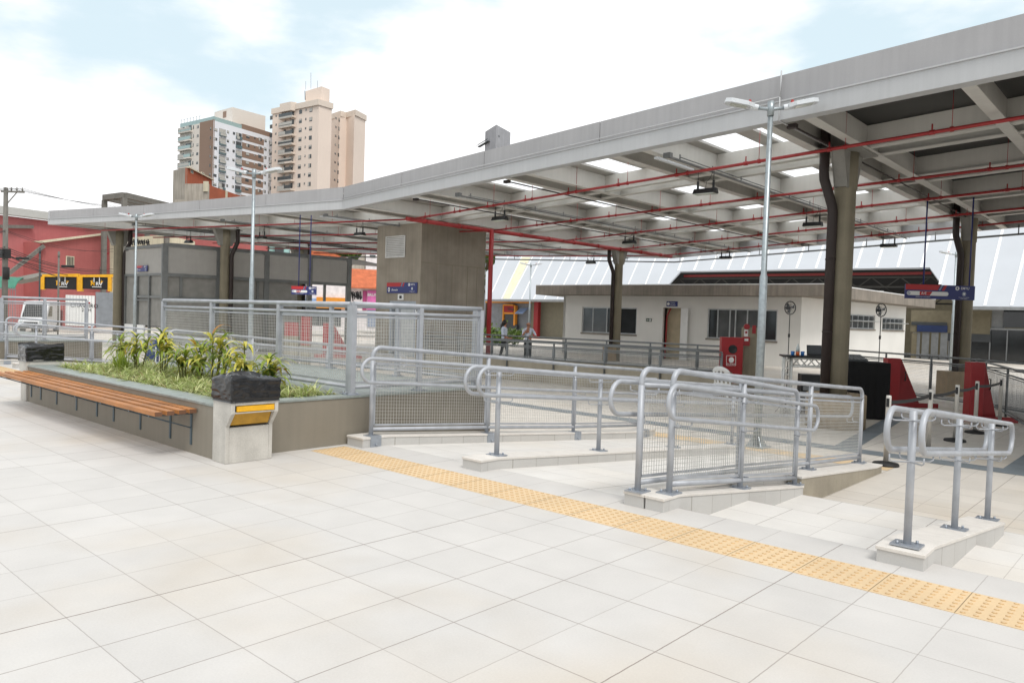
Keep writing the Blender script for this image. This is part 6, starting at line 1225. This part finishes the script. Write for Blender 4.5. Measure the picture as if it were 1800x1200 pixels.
HA, HB = Plane(370, 253, 401.2, 246), Plane(401.2, 246, 459, 256); m = MB(); corner(m, HA, HB, zt-1, HB.uz(401.2, 186.5)[1]); part('roof_block', m, 'tower_cream', t); m = MB(); rect(m, HA, 392, 196, 398, 207, .1, 0, -.06); part('vent', m, 'tower_brown', t)
UA, UB = Plane(471.4, 253, 551.8, 240), Plane(551.8, 240, 574.5, 244); zt = UA.uz(551.5, 177)[1]; zc = UA.uz(551.5, 187)[1]; fl = 16.1*241/FPX
t = thing('apartment_tower', 'beige apartment tower with balconies and a water tank on its roof', 'building', UA.at(UA.len, -.6))
m = MB(); corner(m, UA, UB, -.6, zc); part('wall', m, 'tower_beige', t)
m = MB(); o = .35; m.prism([UA.at(-.3, 0, -o), UA.at(UA.len+.3, 0, -o)-V((0, .2, 0)), UB.at(UB.len+.3, 0, -o), UA.at(-.3, 0, -o)+UB.e*(UB.len+.3)], zc, zt); part('roof_band', m, 'tower_trim', t)
cols(t, UA, [(474.9, 479.2, 203.8, 210.6, 0), (484.5, 486.7, 202, 205.6, 0), (492, 495.8, 201.5, 208, 0), (526.1, 531, 193.3, 200.3, 0), (537, 539, 191.5, 195.2, 0), (544.3, 549.2, 190, 197, 0)], 9, fl, ['far_glass'])
cols(t, UA, [(499.5, 503.5, 196.5, 206, 0), (510.5, 517, 194.5, 205, 0)], 9, fl, ['far_glass'], 'balcony_door')
cols(t, UA, [(496, 520.3, 206.5, 209.8, 0)], 9, fl, ['tower_trim'], 'balcony_slab', th=1.5, back=-1.5); cols(t, UA, [(496.3, 520, 200.5, 206.4, 0)], 9, fl, ['dark_grey'], 'balcony_railing', th=.05, back=-1.45)
for o in [x for x in t.children if x.name.startswith('balcony_railing')]: o.data.materials[0] = MATS['far_glass']
m = MB(); u0, u1 = UA.uz(496, 190)[0], UA.uz(521, 190)[0]; m.ext([UA.at(u0, zc-.4), UA.at(u0+.8, zc-.4, -1.6), UA.at(u1-.8, zc-.4, -1.6), UA.at(u1, zc-.4)], (0, 0, zt-zc+.9)); part('balcony_roof', m, 'tower_trim', t)
VA, VB, VC, VD = Plane(574, 262, 588.5, 257), Plane(588.5, 257, 601, 262), Plane(601, 259, 614, 255), Plane(614, 255, 633.5, 262); z2 = VC.uz(613.5, 196.5)[1]; z1 = VC.uz(613.5, 206)[1]
m = MB(); m.prism([VA.at(0, 0), VB.at(0, 0), VC.at(0, 0), VD.at(0, 0), VD.at(VD.len, 0), VA.at(0, 0)+VD.e*VD.len], -.6, z1); part('rear_wing', m, 'tower_beige', t)
m = MB(); m.prism([VA.at(0, 0, -.3), VB.at(0, 0, -.35), VC.at(0, 0, -.35), VD.at(0, 0, -.4), VD.at(VD.len+.3, 0, -.3), VA.at(0, 0, -.3)+VD.e*VD.len], z1, z2); part('roof_band', m, 'tower_trim', t)
cols(t, VA, [(576.3, 581, 206, 212, 0)], 8, fl, ['far_glass']); cols(t, VB, [(590, 592, 206.5, 210, 0), (595.6, 599.6, 208.5, 215, 0)], 8, fl, ['far_glass'])
WA, WB = Plane(529.4, 250, 557, 244, 500), Plane(557, 244, 571.4, 247, 500); m = MB(); corner(m, WA, WB, zt-1, WA.uz(557, 154.5)[1]); part('water_tank', m, 'tower_beige', t)
m = MB()
for x, y0, y1 in ((546.5, 128, 156), (537.5, 143, 158), (558, 142, 155)): m.tube([WA.on(x, y1, 1), WA.on(x, y0, 1)], .05, 4)
a = WA.on(536, 160, -.05); m.tube([a, WA.on(536.5, 176, -.05)], .12, 5); part('antenna', m, 'dark_grey', t)
KA, KB = Plane(843, 104, 862, 100), Plane(862, 100, 887, 104); zt = KA.uz(862, 226)[1]; t = thing('tank_tower', 'square grey concrete tank tower rising above the canopy edge', 'tower', KB.at(0, -.6)); m = MB(); corner(m, KA, KB, -.6, zt); part('shaft', m, 'tank_grey', t); m = MB(); rect(m, KB, 876, 238, 878, 241, .1, 0, -.05); part('window', m, 'far_glass', t)
m = MB(); q = KA.on(838, 258, -1); rect(m, KA, 844, 253, 861, 254.5, .35, 0, -.35)
for k in range(10): u = KA.uz(842+1.9*k, 250)[0]; wallz(m, KA, u-.03, u+.03, KA.uz(850, 253)[1], KA.uz(850, 250)[1], .04, 0, -.33)
rect(m, KA, 844, 249.7, 861, 250.2, .05, 0, -.33); part('ledge', m, 'dark_grey', t)
# ================================================================ houses and trees under the canopy edge
def house(label, pts, pl, m_, th=6): return slabthing('house', label, 'house', pl, pts, th, m_)
X = Plane(440, 86, 700, 90)
t = thing('house', 'pale teal house with dark windows, showing above the booth', 'house', X.on(480, 570)); m = MB(); rect(m, X, 448, 424, 508, 580, 4); part('wall', m, 'teal_wall', t)
for x0, x1 in ((462, 473), (483, 499)):
    m = MB(); rect(m, X, x0, 432, x1, 443, .1, 0, -.05); rect(m, X, x0-3, 431, x1+2, 432.5, .8, 1, -.8); part('window', m, ['far_glass', 'cream_wall'], t)
t = thing('house', 'house with a low orange tiled roof, above the booth', 'house', X.on(565, 570)); m = MB(); rect(m, X, 520, 450, 612, 580, 4); part('wall', m, 'house_white', t); m = MB(); poly(m, X, [(515, 452), (528, 436), (556, 438), (608, 452), (608, 454), (515, 454)], 3, 0, -.5); part('roof', m, 'roof_tile', t)
X2 = Plane(600, 80, 700, 82); t = thing('house', 'white house with a dark gable, left of the lift tower', 'house', X2.on(652, 570)); m = MB(); rect(m, X2, 640, 440, 680, 580, 3); part('wall', m, 'house_white', t); m = MB(); poly(m, X2, [(613, 478), (641, 446), (641, 482), (613, 482)], 2.5, 0, .1); part('gable', m, 'stained_concrete', t); m = MB(); rect(m, X2, 650, 448, 660, 453, .1, 0, -.05); part('window', m, 'far_glass', t)
X3 = Plane(600, 68, 700, 69); t = thing('house', 'low house with a red tiled roof and a pink sign, left of the lift tower', 'house', X3.on(640, 570)); m = MB(); rect(m, X3, 614, 506, 690, 580, 3); part('wall', m, 'house_white', t)
m = MB(); a, b = X3.on(612, 506, -.6), X3.on(690, 506, -.6); up_ = V((0, 0, 1)); zr = X3.on(640, 475, 2).z
for k in range(8):
    f0, f1 = k/8, (k+1)/8; za, zb = a.z+(zr-a.z)*f0, a.z+(zr-a.z)*f1+.02; m.ext([V((a.x, a.y, za))+X3.n*3*f0, V((b.x, b.y, za))+X3.n*3*f0, V((b.x, b.y, zb))+X3.n*3*f1, V((a.x, a.y, zb))+X3.n*3*f1], (0, 0, .1))
part('roof', m, 'roof_tile', t)
m = MB(); rect(m, X3, 637, 511, 645, 545, .12, 1, -.14); rect(m, X3, 645, 511, 690, 545, .1, 0, -.12); q = X3.on(657, 518.5, -.14); m.text('BRUNA', q, X3.e, up_, .34, 2, 'CENTER', bold=.02); part('sign', m, ['pink', 'magenta', 'sign_white'], t, recalc=False)
m = MB(); r_ = random.Random(8)
for k in range(7): x = 618+k*2.6; m.bar(X3.on(x, 512+r_.uniform(0, 3), -.02), X3.on(x+r_.uniform(-1, 2), 527+r_.uniform(-3, 2), -.02), .1, .02, 0, up=X3.n); m.bar(X3.on(x, 516, -.02), X3.on(x+2.4, 523+r_.uniform(-4, 4), -.02), .08, .02, 0, up=X3.n)
part('graffiti', m, 'graffiti', t)
m = MB(); rect(m, X3, 645, 546, 690, 575, .05, 0, -.1); part('blue_panel', m, 'sign_grey', t)
X4 = Plane(470, 66, 640, 68); t = thing('shop_row', 'row of white and orange shop fronts seen through the open booth bay', 'building', X4.on(560, 575)); m = MB(); rect(m, X4, 470, 500, 614, 580, 3); part('wall', m, 'house_white', t); m = MB(); rect(m, X4, 556, 523, 612, 542, .3, 0, -.3); part('awning', m, 'orange_paint', t); m = MB(); rect(m, X4, 520, 524, 556, 536, .2, 0, -.2); part('board', m, 'blue_awning', t); m = MB(); rect(m, X4, 520, 540, 600, 572, .1, 0, -.06); part('shutter', m, 'dark_grey', t)
def tree(label, base, zc, rx, rz, seed, n=700, sz=.35):
    r_ = random.Random(seed); t = thing('tree', label, 'tree', base, 'trees beyond the station'); b = V(base); m = MB(); c = V((b.x, b.y, zc)); m.tube([b, b+V((.1, 0, (zc-b.z)*.5)), c], [.22, .17, .08], 8)
    for k in range(6): a = r_.uniform(0, 6.28); m.tube([b+V((0, 0, (zc-b.z)*r_.uniform(.45, .8))), c+V((math.cos(a)*rx*.6, math.sin(a)*rx*.6, r_.uniform(-.3, .5)*rz))], [.09, .03], 6)
    part('trunk', m, 'bark', t); m = MB(); cl_ = [c+V((r_.uniform(-1, 1)*rx*.75, r_.uniform(-1, 1)*rx*.75, r_.uniform(-.7, .8)*rz)) for k in range(16)]
    for k in range(n):
        q = r_.choice(cl_)+V((r_.gauss(0, 1), r_.gauss(0, 1), r_.gauss(0, .8)))*rx*.24; a = V((r_.gauss(0, 1), r_.gauss(0, 1), r_.gauss(0, 1))).normalized(); e_ = a.orthogonal().normalized(); g = a.cross(e_); s_ = sz*r_.uniform(.6, 1.3)
        m.face([q-e_*s_, q+g*s_*.45, q+e_*s_, q-g*s_*.45])
    part('crown', m, 'tree_leaf', t, recalc=False)
for x, y, d, rx, rz, l in ((560, 445, 112, 3.5, 2.2, 'low green tree behind the orange roof'), (590, 447, 112, 3.6, 2.2, 'green tree between the orange roof and the white house'), (630, 441, 112, 4.2, 2.8, 'bushy green tree behind the white house, left of the lift tower'), (858, 455, 96, 3.0, 3.6, 'green tree just right of the lift tower, by the end of the white roof')):
    q = atd(x, y, d); tree(l, (q.x, q.y, -.6), q.z, rx, rz, int(x), 800, .42)
for x, y, d, rx, l in ((866, 588, 60, 1.0, 'small bush left of the orange shop front'), (903, 590, 57, .8, 'low green bush between the two people'), (880, 596, 58, .7, 'low bush beside the red pipe')):
    q = atd(x, y, d); r_ = random.Random(int(x)); m = MB()
    for k in range(420):
        p = q+V((r_.gauss(0, .45)*rx, r_.gauss(0, .45)*rx, r_.gauss(0, .3)*rx)); a = V((r_.gauss(0, 1), r_.gauss(0, 1), r_.gauss(0, 1))).normalized(); e_ = a.orthogonal().normalized(); g = a.cross(e_); m.face([p-e_*.16, p+g*.08, p+e_*.16, p-g*.08])
    for k in range(5): m.tube([(q.x+r_.uniform(-.2, .2), q.y, ZL), q+V((r_.uniform(-.5, .5), 0, 0))], .03, 5)
    solo('bush', m, 'tree_leaf', l, 'bush', loc=(q.x, q.y, ZL), group='bushes near the shop front', recalc=False)
